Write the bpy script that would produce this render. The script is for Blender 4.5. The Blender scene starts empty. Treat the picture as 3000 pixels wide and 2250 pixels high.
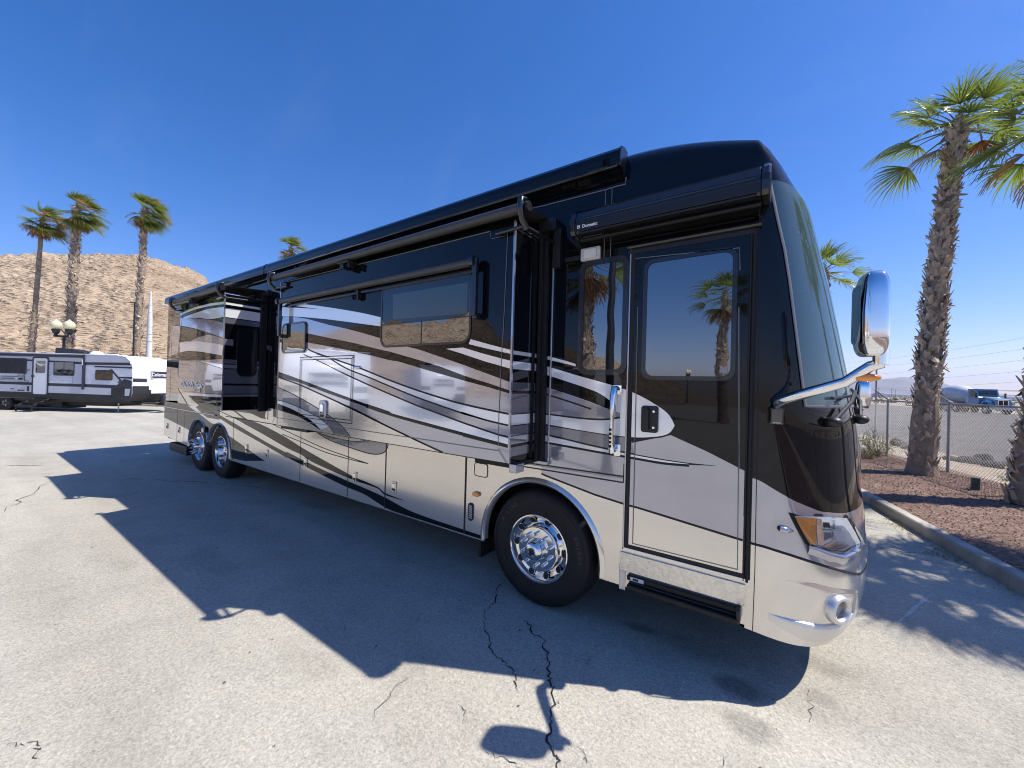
import bpy, bmesh, math, random
from mathutils import Vector, Matrix, noise
R = math.radians
rnd = random.Random(7)
scene = bpy.context.scene
COL = scene.collection

# ------------------------------------------------------------------ camera, sky, sun
FPX, YAW, PITCH, ROLL = 1148.09, 0.607591, 0.003793, 0.027673     # focal length in photo pixels (3000 wide)
CD, CH = 3.02716, 1.97527                                         # camera stands 3 m off the motorhome's side
c_f = Vector((-math.sin(YAW)*math.cos(PITCH), math.cos(YAW)*math.cos(PITCH), math.sin(PITCH)))
c_r0 = Vector((math.cos(YAW), math.sin(YAW), 0)); c_u0 = c_r0.cross(c_f)
c_r = c_r0*math.cos(ROLL)+c_u0*math.sin(ROLL); c_u = -c_r0*math.sin(ROLL)+c_u0*math.cos(ROLL)
CAM = Vector((0, -CD, CH))
cd = bpy.data.cameras.new('camera'); cam = bpy.data.objects.new('camera', cd); COL.objects.link(cam)
cam.matrix_world = Matrix(((c_r.x, c_u.x, -c_f.x, CAM.x), (c_r.y, c_u.y, -c_f.y, CAM.y), (c_r.z, c_u.z, -c_f.z, CAM.z), (0, 0, 0, 1)))
cd.sensor_width = 36; cd.lens = 36*FPX/3000; cd.clip_start = .05; cd.clip_end = 60000
scene.camera = cam
SUN = Vector((.645, .36, 1.0)).normalized()
SUN_EL = math.asin(SUN.z); SUN_AZ = math.atan2(SUN.x, SUN.y)
w = bpy.data.worlds.new('World'); scene.world = w; w.use_nodes = True
nt = w.node_tree; nt.nodes.clear()
sky = nt.nodes.new('ShaderNodeTexSky'); sky.sky_type = 'NISHITA'; sky.sun_disc = False
sky.sun_elevation = SUN_EL; sky.sun_rotation = SUN_AZ; sky.altitude = 600; sky.air_density = 1.0; sky.dust_density = .5; sky.ozone_density = 3.0
bg = nt.nodes.new('ShaderNodeBackground'); bg.inputs[1].default_value = .122
hsv = nt.nodes.new('ShaderNodeHueSaturation'); hsv.inputs['Saturation'].default_value = 1.38
wo = nt.nodes.new('ShaderNodeOutputWorld')
nt.links.new(sky.outputs[0], hsv.inputs['Color']); tnt = nt.nodes.new('ShaderNodeVectorMath'); tnt.operation = 'MULTIPLY'; tnt.inputs[1].default_value = (1.12, .90, 1.12); nt.links.new(hsv.outputs[0], tnt.inputs[0]); wtc = nt.nodes.new('ShaderNodeTexCoord'); wmp = nt.nodes.new('ShaderNodeMapping'); wmp.inputs['Rotation'].default_value = (.5, .3, .9); wmp.inputs['Scale'].default_value = (1.1, 7, 3)
nt.links.new(wtc.outputs['Generated'], wmp.inputs[0]); wns = nt.nodes.new('ShaderNodeTexNoise'); wns.inputs['Scale'].default_value = 1.7; wns.inputs['Detail'].default_value = 7; wns.inputs['Roughness'].default_value = .6; wns.inputs['Distortion'].default_value = .6
nt.links.new(wmp.outputs[0], wns.inputs['Vector']); wr = nt.nodes.new('ShaderNodeMapRange'); wr.inputs[1].default_value = .54; wr.inputs[2].default_value = .82; wr.inputs[3].default_value = 0; wr.inputs[4].default_value = .03; nt.links.new(wns.outputs[0], wr.inputs[0])
wmx = nt.nodes.new('ShaderNodeMix'); wmx.data_type = 'RGBA'; wmx.inputs[7].default_value = (5.0, 5.4, 6.2, 1); nt.links.new(wr.outputs[0], wmx.inputs[0]); nt.links.new(tnt.outputs[0], wmx.inputs[6]); nt.links.new(wmx.outputs[2], bg.inputs[0]); nt.links.new(bg.outputs[0], wo.inputs[0])
sl = bpy.data.lights.new('sun', 'SUN'); sl.energy = 4.6; sl.angle = R(.53); sl.color = (1, .95, .87)
so = bpy.data.objects.new('sun', sl); COL.objects.link(so); so.rotation_euler = (-SUN).to_track_quat('-Z', 'Y').to_euler(); so.location = (20, 12, 30)
vs = scene.view_settings; vs.view_transform = 'Standard'; vs.look = 'None'; vs.exposure = 0.45; vs.gamma = 1
scene.render.engine = 'CYCLES'
scene.cycles.max_bounces = 8; scene.cycles.glossy_bounces = 5; scene.cycles.transmission_bounces = 6; scene.cycles.transparent_max_bounces = 12
scene.cycles.filter_width = 1.05; scene.cycles.caustics_reflective = False; scene.cycles.caustics_refractive = False; scene.cycles.sample_clamp_indirect = 6

# ------------------------------------------------------------------ measuring helpers (photo pixel -> point on a known plane)
def ray(px, py): return c_r*((px-1500)/FPX) - c_u*((py-1125)/FPX) + c_f
def P(px, py, y=0.0):
    d = ray(px, py); return CAM + d*((y+CD)/d.y)
def PX(px, py, x):
    d = ray(px, py); return CAM + d*(x/d.x)
def G(px, py, z=0.0):
    d = ray(px, py); return CAM + d*((z-CH)/d.z)
def D(px, py, dep): return CAM + ray(px, py)*dep
TILES = {'A': (1300, 960, 5.925), 'B': (1300, 1180, 5.925), 'C': (1000, 960, 5.925), 'D': (1000, 1180, 5.925), 'E': (780, 860, 5.925),
         'F': (780, 1080, 5.925), 'G': (480, 1180, 5.925), 'H': (480, 820, 5.925), 'Z2': (1600, 900, 2.949), 'Z1': (1600, 380, 2.911),
         'Z3': (1350, 1300, 2.552), 'Z4': (2050, 1300, 2.5517), 'K': (520, 1060, 8.294), 'N': (2250, 1450, 3.6875), 'Z7': (750, 900, 2.458), 'Z6': (750, 550, 2.458)}
def px(s):
    out = []; t = None
    for tok in s.split():
        if tok in TILES: t = TILES[tok]; continue
        a, b = tok.split(','); out.append((t[0]+float(a)/t[2], t[1]+float(b)/t[2]))
    return out
def XZ(s, y): return [(p.x, p.z) for p in (P(a, b, y) for a, b in px(s))]

# ------------------------------------------------------------------ mesh builder
ORG = Vector((0, 0, 0))
class MB:
    def __init__(s): s.v = []; s.f = []; s.m = []; s.mats = []
    def mi(s, m):
        if m not in s.mats: s.mats.append(m)
        return s.mats.index(m)
    def add(s, vs, fs, m, M=None):
        o = len(s.v); k = s.mi(m)
        for p in vs: s.v.append(M @ Vector(p) if M is not None else Vector(p))
        for f in fs: s.f.append([i+o for i in f]); s.m.append(k)
        return s
    def poly(s, pts, m): return s.add(pts, [list(range(len(pts)))], m)
    def box(s, a, b, m, M=None):
        x0, y0, z0 = a; x1, y1, z1 = b
        return s.add([(x0,y0,z0),(x1,y0,z0),(x1,y1,z0),(x0,y1,z0),(x0,y0,z1),(x1,y0,z1),(x1,y1,z1),(x0,y1,z1)],
                     [(0,3,2,1),(4,5,6,7),(0,1,5,4),(1,2,6,5),(2,3,7,6),(3,0,4,7)], m, M)
    def tube(s, path, rad, m, seg=10, cap=True, M=None):
        path = [Vector(p) for p in path]; n = len(path)
        if not isinstance(rad, (list, tuple)): rad = [rad]*n
        vs = []; fs = []; up = None
        for i, p in enumerate(path):
            t = (path[min(i+1, n-1)]-path[max(i-1, 0)]).normalized()
            if up is None: up = t.orthogonal().normalized()
            up = (up - t*up.dot(t)).normalized(); b = t.cross(up)
            for k in range(seg):
                a = 2*math.pi*k/seg; vs.append(p+(up*math.cos(a)+b*math.sin(a))*rad[i])
        for i in range(n-1):
            for k in range(seg):
                k2 = (k+1) % seg; fs.append((i*seg+k, i*seg+k2, (i+1)*seg+k2, (i+1)*seg+k))
        if cap: fs.append(list(range(seg))[::-1]); fs.append([(n-1)*seg+k for k in range(seg)])
        return s.add(vs, fs, m, M)
    def lathe(s, prof, c, ax, m, seg=32, M=None):
        c = Vector(c); ax = Vector(ax).normalized(); u = ax.orthogonal().normalized(); b = ax.cross(u); vs = []; fs = []
        for r, h in prof:
            for k in range(seg):
                a = 2*math.pi*k/seg; vs.append(c+ax*h+(u*math.cos(a)+b*math.sin(a))*r)
        for i in range(len(prof)-1):
            for k in range(seg):
                k2 = (k+1) % seg; fs.append((i*seg+k, i*seg+k2, (i+1)*seg+k2, (i+1)*seg+k))
        return s.add(vs, fs, m, M)
    def prism(s, poly, d, m, M=None):      # closed 3-D polygon pushed along d
        n = len(poly); d = Vector(d); a = [Vector(p) for p in poly]
        fs = [list(range(n))[::-1], list(range(n, 2*n))]+[(i, (i+1) % n, n+(i+1) % n, n+i) for i in range(n)]
        return s.add(a+[p+d for p in a], fs, m, M)
    def grid(s, rows, m, close=False):
        n = len(rows[0]); vs = [p for r in rows for p in r]; fs = []
        for i in range(len(rows)-1):
            for k in range(n if close else n-1):
                k2 = (k+1) % n; fs.append((i*n+k, i*n+k2, (i+1)*n+k2, (i+1)*n+k))
        return s.add(vs, fs, m)
    def ball(s, c, rx, ry, rz, m, nu=10, nv=7, M=None):
        c = Vector(c); vs = []; fs = []
        for j in range(nv+1):
            ph = math.pi*j/nv
            for i in range(nu):
                th = 2*math.pi*i/nu; vs.append(c+Vector((rx*math.sin(ph)*math.cos(th), ry*math.sin(ph)*math.sin(th), rz*math.cos(ph))))
        for j in range(nv):
            for i in range(nu):
                i2 = (i+1) % nu; fs.append((j*nu+i, (j+1)*nu+i, (j+1)*nu+i2, j*nu+i2))
        return s.add(vs, fs, m, M)
    def build(s, name, parent=None, smooth=False, bevel=0, ang=40, org=None):
        o0 = ORG if org is None else org
        me = bpy.data.meshes.new(name); me.from_pydata([v-o0 for v in s.v], [], s.f)
        for m in s.mats: me.materials.append(m)
        me.polygons.foreach_set('material_index', s.m)
        me.validate(); me.update()
        o = bpy.data.objects.new(name, me); COL.objects.link(o)
        if parent: o.parent = parent
        if bevel:
            bv = o.modifiers.new('bevel', 'BEVEL'); bv.width = bevel; bv.segments = 2; bv.limit_method = 'ANGLE'; bv.angle_limit = R(40)
            try: bv.harden_normals = False
            except Exception: pass
        if smooth:
            bm = bmesh.new(); bm.from_mesh(me)
            bmesh.ops.remove_doubles(bm, verts=bm.verts, dist=1e-5) if smooth == 'weld' else None
            bmesh.ops.recalc_face_normals(bm, faces=bm.faces)
            for e in bm.edges:
                e.smooth = len(e.link_faces) == 2 and e.calc_face_angle(3.2) < R(ang)
            for f in bm.faces: f.smooth = True
            bm.to_mesh(me); bm.free()
        return o
def tag(o, label=None, cat=None, group=None, kind=None):
    if label: o['label'] = label
    if cat: o['category'] = cat
    if group: o['group'] = group
    if kind: o['kind'] = kind
    return o
def thing(name, label, cat, loc=(0,0,0), rz=0, group=None):
    o = bpy.data.objects.new(name, None); COL.objects.link(o); o.location = loc; o.rotation_euler = (0, 0, rz); o.empty_display_size = .3
    return tag(o, label, cat, group)
def dup(root, loc, rz, label, group=None):
    r = root.copy(); COL.objects.link(r); r.location = loc; r.rotation_euler = (0, 0, rz); r['label'] = label
    if group: r['group'] = group
    for ch in list(root.children):
        c = ch.copy(); COL.objects.link(c); c.parent = r
        for g in list(ch.children):
            d = g.copy(); COL.objects.link(d); d.parent = c
    return r
def rrect(x0, z0, x1, z1, r, n=5):
    pts = []
    for cx, cz, a0 in ((x1-r, z1-r, 0), (x0+r, z1-r, 90), (x0+r, z0+r, 180), (x1-r, z0+r, 270)):
        for k in range(n+1):
            a = R(a0+90*k/n); pts.append((cx+r*math.cos(a), cz+r*math.sin(a)))
    return pts
def ring(mb, outer, inner, y, m):          # flat frame between two equal-count outlines on plane y
    n = len(outer); vs = [(a, y, b) for a, b in outer]+[(a, y, b) for a, b in inner]
    mb.add(vs, [(i, (i+1) % n, n+(i+1) % n, n+i) for i in range(n)], m)
def text_mesh(body, size, m, M, name, parent, depth=.002, bold=0.0, shear=0, space=1.0):
    cu = bpy.data.curves.new('lettering', 'FONT'); cu.body = body; cu.size = size; cu.extrude = depth; cu.offset = bold; cu.shear = shear; cu.space_character = space
    cu.align_x = 'CENTER'; cu.align_y = 'CENTER'; cu.resolution_u = 3
    to = bpy.data.objects.new('lettering', cu); COL.objects.link(to)
    dg = bpy.context.evaluated_depsgraph_get(); me = bpy.data.meshes.new_from_object(to.evaluated_get(dg)); bpy.data.objects.remove(to)
    me.transform(Matrix.Translation(-ORG) @ M); me.materials.clear(); me.materials.append(m)
    o = bpy.data.objects.new(name, me); COL.objects.link(o); o.parent = parent
    return o
def face_M(origin, xdir, zdir):            # text frame: x right, y up, facing out
    x = Vector(xdir).normalized(); y = Vector(zdir).normalized(); n = x.cross(y)
    return Matrix(((x.x, y.x, n.x, origin[0]), (x.y, y.y, n.y, origin[1]), (x.z, y.z, n.z, origin[2]), (0, 0, 0, 1)))

# ------------------------------------------------------------------ materials
def mat(name, col, rough=.5, metal=0.0, coat=0.0, ior=1.5, spec=.5, bump=None, vary=None, emis=None, trans=0.0, alpha=1.0, coatr=.02, cior=1.6):
    m = bpy.data.materials.new(name); m.use_nodes = True; t = m.node_tree; b = t.nodes['Principled BSDF']
    b.inputs['Base Color'].default_value = (*col, 1); b.inputs['Roughness'].default_value = rough; b.inputs['Metallic'].default_value = metal
    b.inputs['Coat Weight'].default_value = coat; b.inputs['Coat Roughness'].default_value = coatr; b.inputs['Coat IOR'].default_value = cior; b.inputs['IOR'].default_value = ior
    b.inputs['Specular IOR Level'].default_value = spec; b.inputs['Transmission Weight'].default_value = trans
    tc = t.nodes.new('ShaderNodeTexCoord')
    if vary:                                # (scale, amount, detail)
        n = t.nodes.new('ShaderNodeTexNoise'); n.inputs['Scale'].default_value = vary[0]; n.inputs['Detail'].default_value = vary[2] if len(vary) > 2 else 5
        t.links.new(tc.outputs['Object'], n.inputs['Vector'])
        r = t.nodes.new('ShaderNodeMapRange'); r.inputs[1].default_value = .25; r.inputs[2].default_value = .75; r.inputs[3].default_value = 1-vary[1]; r.inputs[4].default_value = 1+vary[1]
        t.links.new(n.outputs[0], r.inputs[0])
        mx = t.nodes.new('ShaderNodeVectorMath'); mx.operation = 'SCALE'; mx.inputs[0].default_value = col; t.links.new(r.outputs[0], mx.inputs['Scale']); t.links.new(mx.outputs[0], b.inputs['Base Color'])
    if bump:                                # (scale, distance)
        n = t.nodes.new('ShaderNodeTexNoise'); n.inputs['Scale'].default_value = bump[0]; n.inputs['Detail'].default_value = bump[2] if len(bump) > 2 else 2
        t.links.new(tc.outputs['Object'], n.inputs['Vector'])
        bp = t.nodes.new('ShaderNodeBump'); bp.inputs['Distance'].default_value = bump[1]; bp.inputs['Strength'].default_value = 1
        t.links.new(n.outputs[0], bp.inputs['Height']); t.links.new(bp.outputs[0], b.inputs['Normal'])
        if coat: t.links.new(bp.outputs[0], b.inputs['Coat Normal'])
    if emis: b.inputs['Emission Color'].default_value = (*emis[0], 1); b.inputs['Emission Strength'].default_value = emis[1]
    return m
WAVY = (1.6, .0016, 1)
BLACK = mat('paint_black', (.004, .0045, .006), .3, 0, 1, spec=0, bump=WAVY, cior=1.43)
WHITE = mat('paint_pearl_white', (.95, .94, .92), .10, .25, 1, bump=WAVY, cior=1.8)
SILVER = mat('paint_silver_lilac', (.42, .42, .465), .10, .6, 1, bump=WAVY, cior=1.9)
SLATE = mat('paint_slate_grey', (.235, .24, .28), .18, .6, 1, bump=WAVY, cior=1.7)
BEIGE = mat('paint_champagne', (.765, .72, .645), .17, .72, 1, bump=WAVY)
SATIN = mat('satin_bumper', (.72, .70, .66), .36, .7, .25, coatr=.2)
GAP = mat('rubber_seam', (.006, .006, .008), .6)
SEAMC = mat('trim_line_grey', (.16, .16, .17), .4)
RUBBER = mat('tyre_rubber', (.012, .012, .013), .62, spec=.35, vary=(14, .3), bump=(60, .0006))
CHROME = mat('chrome', (.86, .87, .88), .04, 1)
ALU = mat('polished_aluminium', (.80, .80, .80), .09, 1)
DARKMET = mat('dark_metal', (.009, .009, .010), .4, 0, spec=.3, vary=(9, .2))
AWNBLK = mat('awning_black', (.012, .012, .014), .22, 0, .4)
VINYL = mat('awning_vinyl', (.05, .05, .052), .45, vary=(6, .2))
GLASSM = mat('tinted_window_glass', (.008, .010, .012), .0, ior=3.0, bump=(3.5, .0012, 1))
GLASSD = mat('dark_window_glass', (.006, .009, .012), .0, ior=1.75, bump=(3.5, .0008, 1))
WSGLASS = None
PLASTB = mat('black_plastic', (.010, .010, .011), .45, vary=(20, .15))
AMBER = mat('amber_lens', (.90, .30, .015), .12, 0, 1)
def thin_glass(name, tint, gl=.12):
    m = bpy.data.materials.new(name); m.use_nodes = True; t = m.node_tree; t.nodes.remove(t.nodes['Principled BSDF'])
    a = t.nodes.new('ShaderNodeBsdfTransparent'); a.inputs[0].default_value = (*tint, 1); g = t.nodes.new('ShaderNodeBsdfGlossy'); g.inputs['Roughness'].default_value = .02
    lw = t.nodes.new('ShaderNodeLayerWeight'); lw.inputs[0].default_value = .25; ad = t.nodes.new('ShaderNodeMath'); ad.operation = 'ADD'; ad.use_clamp = True; ad.inputs[1].default_value = gl-.04; t.links.new(lw.outputs['Fresnel'], ad.inputs[0])
    mx = t.nodes.new('ShaderNodeMixShader'); t.links.new(ad.outputs[0], mx.inputs[0]); t.links.new(a.outputs[0], mx.inputs[1]); t.links.new(g.outputs[0], mx.inputs[2]); t.links.new(mx.outputs[0], t.nodes['Material Output'].inputs[0]); return m
CLEAR = thin_glass('lamp_clear_lens', (.93, .95, .96))
WSGLASS = thin_glass('windshield_glass', (.42, .62, .60), .20)
def veil(m, tint, fac):      # reflected sky brightness painted in as diffuse teal, with the glass's own tint
    t = m.node_tree; o = t.nodes['Material Output']; src = o.inputs[0].links[0].from_socket
    d = t.nodes.new('ShaderNodeBsdfDiffuse'); d.inputs[0].default_value = (*tint, 1); mx = t.nodes.new('ShaderNodeMixShader'); mx.inputs[0].default_value = fac
    t.links.new(src, mx.inputs[1]); t.links.new(d.outputs[0], mx.inputs[2]); t.links.new(mx.outputs[0], o.inputs[0])
veil(WSGLASS, (.16, .28, .28), .26)
DCHROME = mat('dark_chrome', (.10, .10, .105), .06, 1)
REFL = mat('lamp_reflector', (.9, .91, .93), .16, 1)
LENSW = mat('white_lens', (.6, .6, .58), .2, 0, .6, vary=(30, .12))
PLATE = mat('tread_plate', (.74, .71, .64), .3, .8, bump=(55, .004, 2), vary=(40, .14))
BLIND = mat('window_blind', (.035, .06, .065), .15, ior=1.8)

# ------------------------------------------------------------------ the motorhome
YM, YR = -.45, -.60                     # outer faces of the main and the rear slide-out
XRM = -1.80; XLM = -5.69                # main slide, front and rear end
XRR = -7.16; XLR = -9.20
X0 = -.185                              # where the front cap begins
XB = -12.45                             # rear wall
ZB = .44; BW = 2.55
ORG = Vector((-6, BW/2, 0))
coach = thing('motorhome', 'long black, silver and champagne motorhome with chrome mirror parked in front', 'motorhome', ORG)
def clipx(pts, x0, x1):                 # (x,z) polygon cut to a strip in x
    for lim, sgn in ((x0, 1), (x1, -1)):
        out = []
        for i in range(len(pts)):
            a, b = pts[i-1], pts[i]; ia = (a[0]-lim)*sgn >= 0; ib = (b[0]-lim)*sgn >= 0
            if ia != ib:
                k = (lim-a[0])/(b[0]-a[0]); out.append((lim, a[1]+(b[1]-a[1])*k))
            if ib: out.append(b)
        pts = out
        if len(pts) < 3: return []
    return pts
def curve(pts, n=5):                    # Catmull-Rom smoothing of an open line of (x,z)
    if len(pts) < 3: return pts
    out = []
    for i in range(len(pts)-1):
        p0 = pts[max(i-1, 0)]; p1 = pts[i]; p2 = pts[i+1]; p3 = pts[min(i+2, len(pts)-1)]
        for k in range(n):
            t = k/n
            out.append(tuple(.5*((2*p1[j])+(-p0[j]+p2[j])*t+(2*p0[j]-5*p1[j]+4*p2[j]-p3[j])*t*t+(-p0[j]+3*p1[j]-3*p2[j]+p3[j])*t**3) for j in (0, 1)))
    return out+[pts[-1]]
def band(mb, top, bot, y, m, lay, x0=None, x1=None, line=0, sm=True):
    a, b = ([(p.x, p.z) for p in (P(u, v, y) for u, v in sorted(px(q), key=lambda k: k[0]))] for q in (top, bot))
    if sm: a = curve(a); b = curve(b)
    yy = y-.0006*lay
    def put(pts, mm, yy):
        if x0 is not None: pts = clipx(pts, x0, x1)
        if len(pts) >= 3: mb.poly([(p[0], yy, p[1]) for p in pts], mm)
    put(a+b[::-1], m, yy)
    if line:                            # dark pinstripe along the lower edge
        put(b+[(p[0], p[1]-line) for p in b[::-1]], GAP, yy-.0003)
def strip(mb, s, y, lay, wd, m=None, x0=None, x1=None, sm=True):
    a = XZ(s, y); a = curve(a) if sm else a
    h = wd/2; up = []; dn = []
    for i, p in enumerate(a):
        q0 = a[max(i-1, 0)]; q1 = a[min(i+1, len(a)-1)]; dx, dz = q1[0]-q0[0], q1[1]-q0[1]; L = math.hypot(dx, dz) or 1
        up.append((p[0]-dz/L*h, p[1]+dx/L*h)); dn.append((p[0]+dz/L*h, p[1]-dx/L*h))
    pts = up+dn[::-1]
    if x0 is not None: pts = clipx(pts, x0, x1)
    if len(pts) >= 3: mb.poly([(p[0], y-.0006*lay, p[1]) for p in pts], m or GAP)

def clipz(mb, z0, z1, start=0):            # cut a builder's faces (from index start on) to a height range
    nf = mb.f[:start]; nm = mb.m[:start]
    for f, m in zip(mb.f[start:], mb.m[start:]):
        pts = [mb.v[i] for i in f]
        for lim, sg in ((z0, 1), (z1, -1)):
            out = []
            for i in range(len(pts)):
                a, b = pts[i-1], pts[i]; ia = (a.z-lim)*sg >= -1e-9; ib = (b.z-lim)*sg >= -1e-9
                if ia != ib: out.append(a.lerp(b, (lim-a.z)/(b.z-a.z)))
                if ib: out.append(b)
            pts = out
            if len(pts) < 3: break
        if len(pts) >= 3:
            k = len(mb.v); mb.v += [p.copy() for p in pts]; nf.append(list(range(k, k+len(pts)))); nm.append(m)
    mb.f, mb.m = nf, nm
def cut_arches(mb, start):                 # take the wheel openings out of the paint layers
    nf = mb.f[:start]; nm = mb.m[:start]
    for f, m in zip(mb.f[start:], mb.m[start:]):
        P3 = [mb.v[i] for i in f]; yy = P3[0].y; pts = [(p.x, p.z) for p in P3]; xa = min(p[0] for p in pts); xb = max(p[0] for p in pts)
        hit = [(c, r) for c, r in ARCH if xb > c-r and xa < c+r]
        if not hit or max(abs(p.y-yy) for p in P3) > 1e-4: nf.append(f); nm.append(m); continue
        cuts = {xa, xb}
        for c, r in hit:
            for k in range(33):
                q = c-r*math.cos(math.pi*k/32)
                if xa < q < xb: cuts.add(q)
        cuts = sorted(cuts)
        for u, v in zip(cuts, cuts[1:]):
            pc = clipx(list(pts), u, v); mid = (u+v)/2
            for c, r in hit:
                if abs(mid-c) < r and len(pc) >= 3:
                    zu = .515+math.sqrt(max(r*r-(u-c)**2, 0)); zv = .515+math.sqrt(max(r*r-(v-c)**2, 0)); out = []
                    g = lambda p: p[1]-(zu+(zv-zu)*(p[0]-u)/(v-u))
                    for i in range(len(pc)):
                        a, b = pc[i-1], pc[i]; ga, gb_ = g(a), g(b)
                        if (ga >= 0) != (gb_ >= 0): t_ = ga/(ga-gb_); out.append((a[0]+(b[0]-a[0])*t_, a[1]+(b[1]-a[1])*t_))
                        if gb_ >= 0: out.append(b)
                    pc = out
            if len(pc) >= 3:
                k = len(mb.v); mb.v += [Vector((p[0], yy, p[1])) for p in pc]; nf.append(list(range(k, k+len(pc)))); nm.append(m)
    mb.f, mb.m = nf, nm
# --- body: upper walls, shoulders and roof behind the cap, lower skirt with wheel arches
ROOF = [(3.66, 0, 0), (3.76, .012, .012), (3.83, .05, .04), (3.88, .11, .09), (3.91, .19, .17), (3.935, .32, .34), (3.97, .8, .9), (3.99, 1.2, 1.3)]   # z, inset sideways, pull back in front
def zdrop(p):
    if p.x > -1.15 and p.z > 3.3:
        d = .20*((p.x+1.15)/1.0)**2; return Vector((p.x, p.y, p.z-d*min(1, (p.z-3.3)/.62)))
    return p
body = MB()
def side_loop(z, ins):
    pts = [(X0+(-1.2-X0)*k/12, ins) for k in range(13)]+[(XB+.1, ins)]
    for k in range(1, 6):
        a = R(90*k/5); pts.append((XB+.1-.1*math.sin(a)+ins*.3, ins+.1-.1*math.cos(a)))
    pts += [(x, BW-y) for x, y in pts[::-1]]
    return [zdrop(Vector((x, y, z))) for x, y in pts]
rows = [side_loop(1.15, 0), side_loop(2.4, 0)]+[side_loop(z, i) for z, i, j in ROOF]
body.grid(rows, BLACK)
WHEELS = [(-1.79, .515), (-9.03, .515), (-10.11, .515)]
RA = .60
def skirt(y):
    pts = [(XB+.03, 1.15), (XB+.03, .53), (-10.9, ZB+.02)]
    for cx in (-10.11, -9.03, -1.79):
        a0 = math.asin((ZB-.515)/RA); ra = RA if cx > -5 else .555
        a0 = math.asin((ZB-.515)/ra)
        lo, hi = math.pi-a0, a0
        if cx == -10.11: hi = math.acos(.54/ra)
        if cx == -9.03: lo = math.pi-math.acos(.54/ra)
        for k in range(25):
            a = lo+(hi-lo)*k/24; pts.append((cx+ra*math.cos(a), .515+ra*math.sin(a)))
    pts += [(X0, ZB), (X0, 1.15)]
    return [(x, y, z) for x, z in pts]
sk = skirt(0); body.poly(sk, BEIGE); body.poly([(x, BW, z) for x, y, z in sk][::-1], BEIGE)
body.grid([[Vector(p) for p in sk[1:-1]], [Vector((p[0], .06, p[2])) for p in sk[1:-1]]], DARKMET)
body.box((XB+.02, .02, .53), (XB+.05, BW-.02, 1.15), BEIGE)                       # rear lower wall
body.box((-10.85, .42, .40), (-.35, BW-.42, 1.14), DARKMET)                        # floor and frame
for a, b in ((-8.4, -2.45), (-1.15, -.3), (-12.3, -10.72)): body.box((a, .05, ZB+.03), (b, BW-.05, 1.14), DARKMET)
ARCH = [(-1.79, .60), (-9.03, .555), (-10.11, .555)]; NLIV = len(body.f)
body.poly([(-9.0, -.0005, 1.13), (-1.76, -.0005, 1.13), (-1.76, -.0005, 1.30), (-2.14, -.0005, 1.36), (-9.0, -.0005, 1.36)], BEIGE)
y = 0
# lower livery (layers stand a fraction of a millimetre proud)
band(body, 'G 0,-40 330,-20 560,120 840,350 1080,540 1210,625 1620,920 1760,1010', 'G 0,250 390,450 700,640 1000,860 1190,960 1400,1010', y, BLACK, 1, XB+.03, -6.6)
band(body, 'G 780,172 900,183 1215,350 1730,655 2133,870', 'G 775,178 880,215 1215,428 1730,722 2133,957', y, BLACK, 2)
band(body, 'F 350,1440 600,1570 760,1650 D 0,1310 400,1480 750,1640 Z7 1130,1475 Z3 0,635 165,690', 'F 355,1535 560,1640 D 0,1420 400,1590 Z7 930,1442 1130,1530 Z3 0,700 150,722', y, BLACK, 2, -8, -2.39)
band(body, 'G 1190,240 1450,290 1740,400 2133,610 F 600,1360 1000,1590 D 190,1270 400,1360 640,1468 Z7 930,1338 1065,1390', 'G 1200,250 1450,395 1740,555 2133,782 F 600,1490 860,1650 D 190,1330 400,1405 640,1492 Z7 930,1352 1065,1392', y, BLACK, 3)
band(body, 'F 870,1095 1185,1128 1465,1178 1710,1243 2115,1300', 'F 870,1100 1100,1240 1430,1360 1700,1450 1900,1485 2040,1455 2105,1370 2115,1302', y, SLATE, 2)
band(body, 'F 890,1098 1185,1120 1465,1170 1712,1240', 'F 890,1105 1150,1185 1430,1245 1600,1258 1712,1243', y, BEIGE, 3)
strip(body, 'F 870,1100 1100,1240 1430,1360 1700,1450 1900,1487 2040,1457 2105,1370 2117,1302', y, 4, .012)
strip(body, 'F 900,1110 1150,1188 1430,1250 1600,1262 1712,1245', y, 4, .009)
strip(body, 'F 120,970 600,1200 1000,1380 1420,1530 1770,1650', y, 4, .010); strip(body, 'F 280,1140 600,1270 1000,1440 1420,1565 1770,1650', y, 4, .010)
# rear lower wall under the slide
band(body, 'G 400,0 470,0 640,160 880,370', 'G 330,0 380,30 560,150 830,355', y, WHITE, 2)
band(body, 'K 430,1055 650,1090 760,1160 900,1240', 'K 440,1062 530,1130 700,1200 860,1240', y, BLACK, 2)
strip(body, 'K 870,1130 1100,1230 1300,1325 1500,1420', y, 3, .012)
band(body, 'G 1100,35 1180,90 1290,175 1450,290', 'G 1085,35 1160,105 1270,190 1380,275', y, BLACK, 2)
band(body, 'G 1330,60 1900,60 1900,110', 'G 1330,66 1490,170 1690,270 1900,300', y, BLACK, 2, sm=False)
band(body, 'G 1760,210 1780,150 1830,100 1900,90', 'G 1760,215 1770,270 1820,300 1900,300', y, BEIGE, 3)
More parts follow.
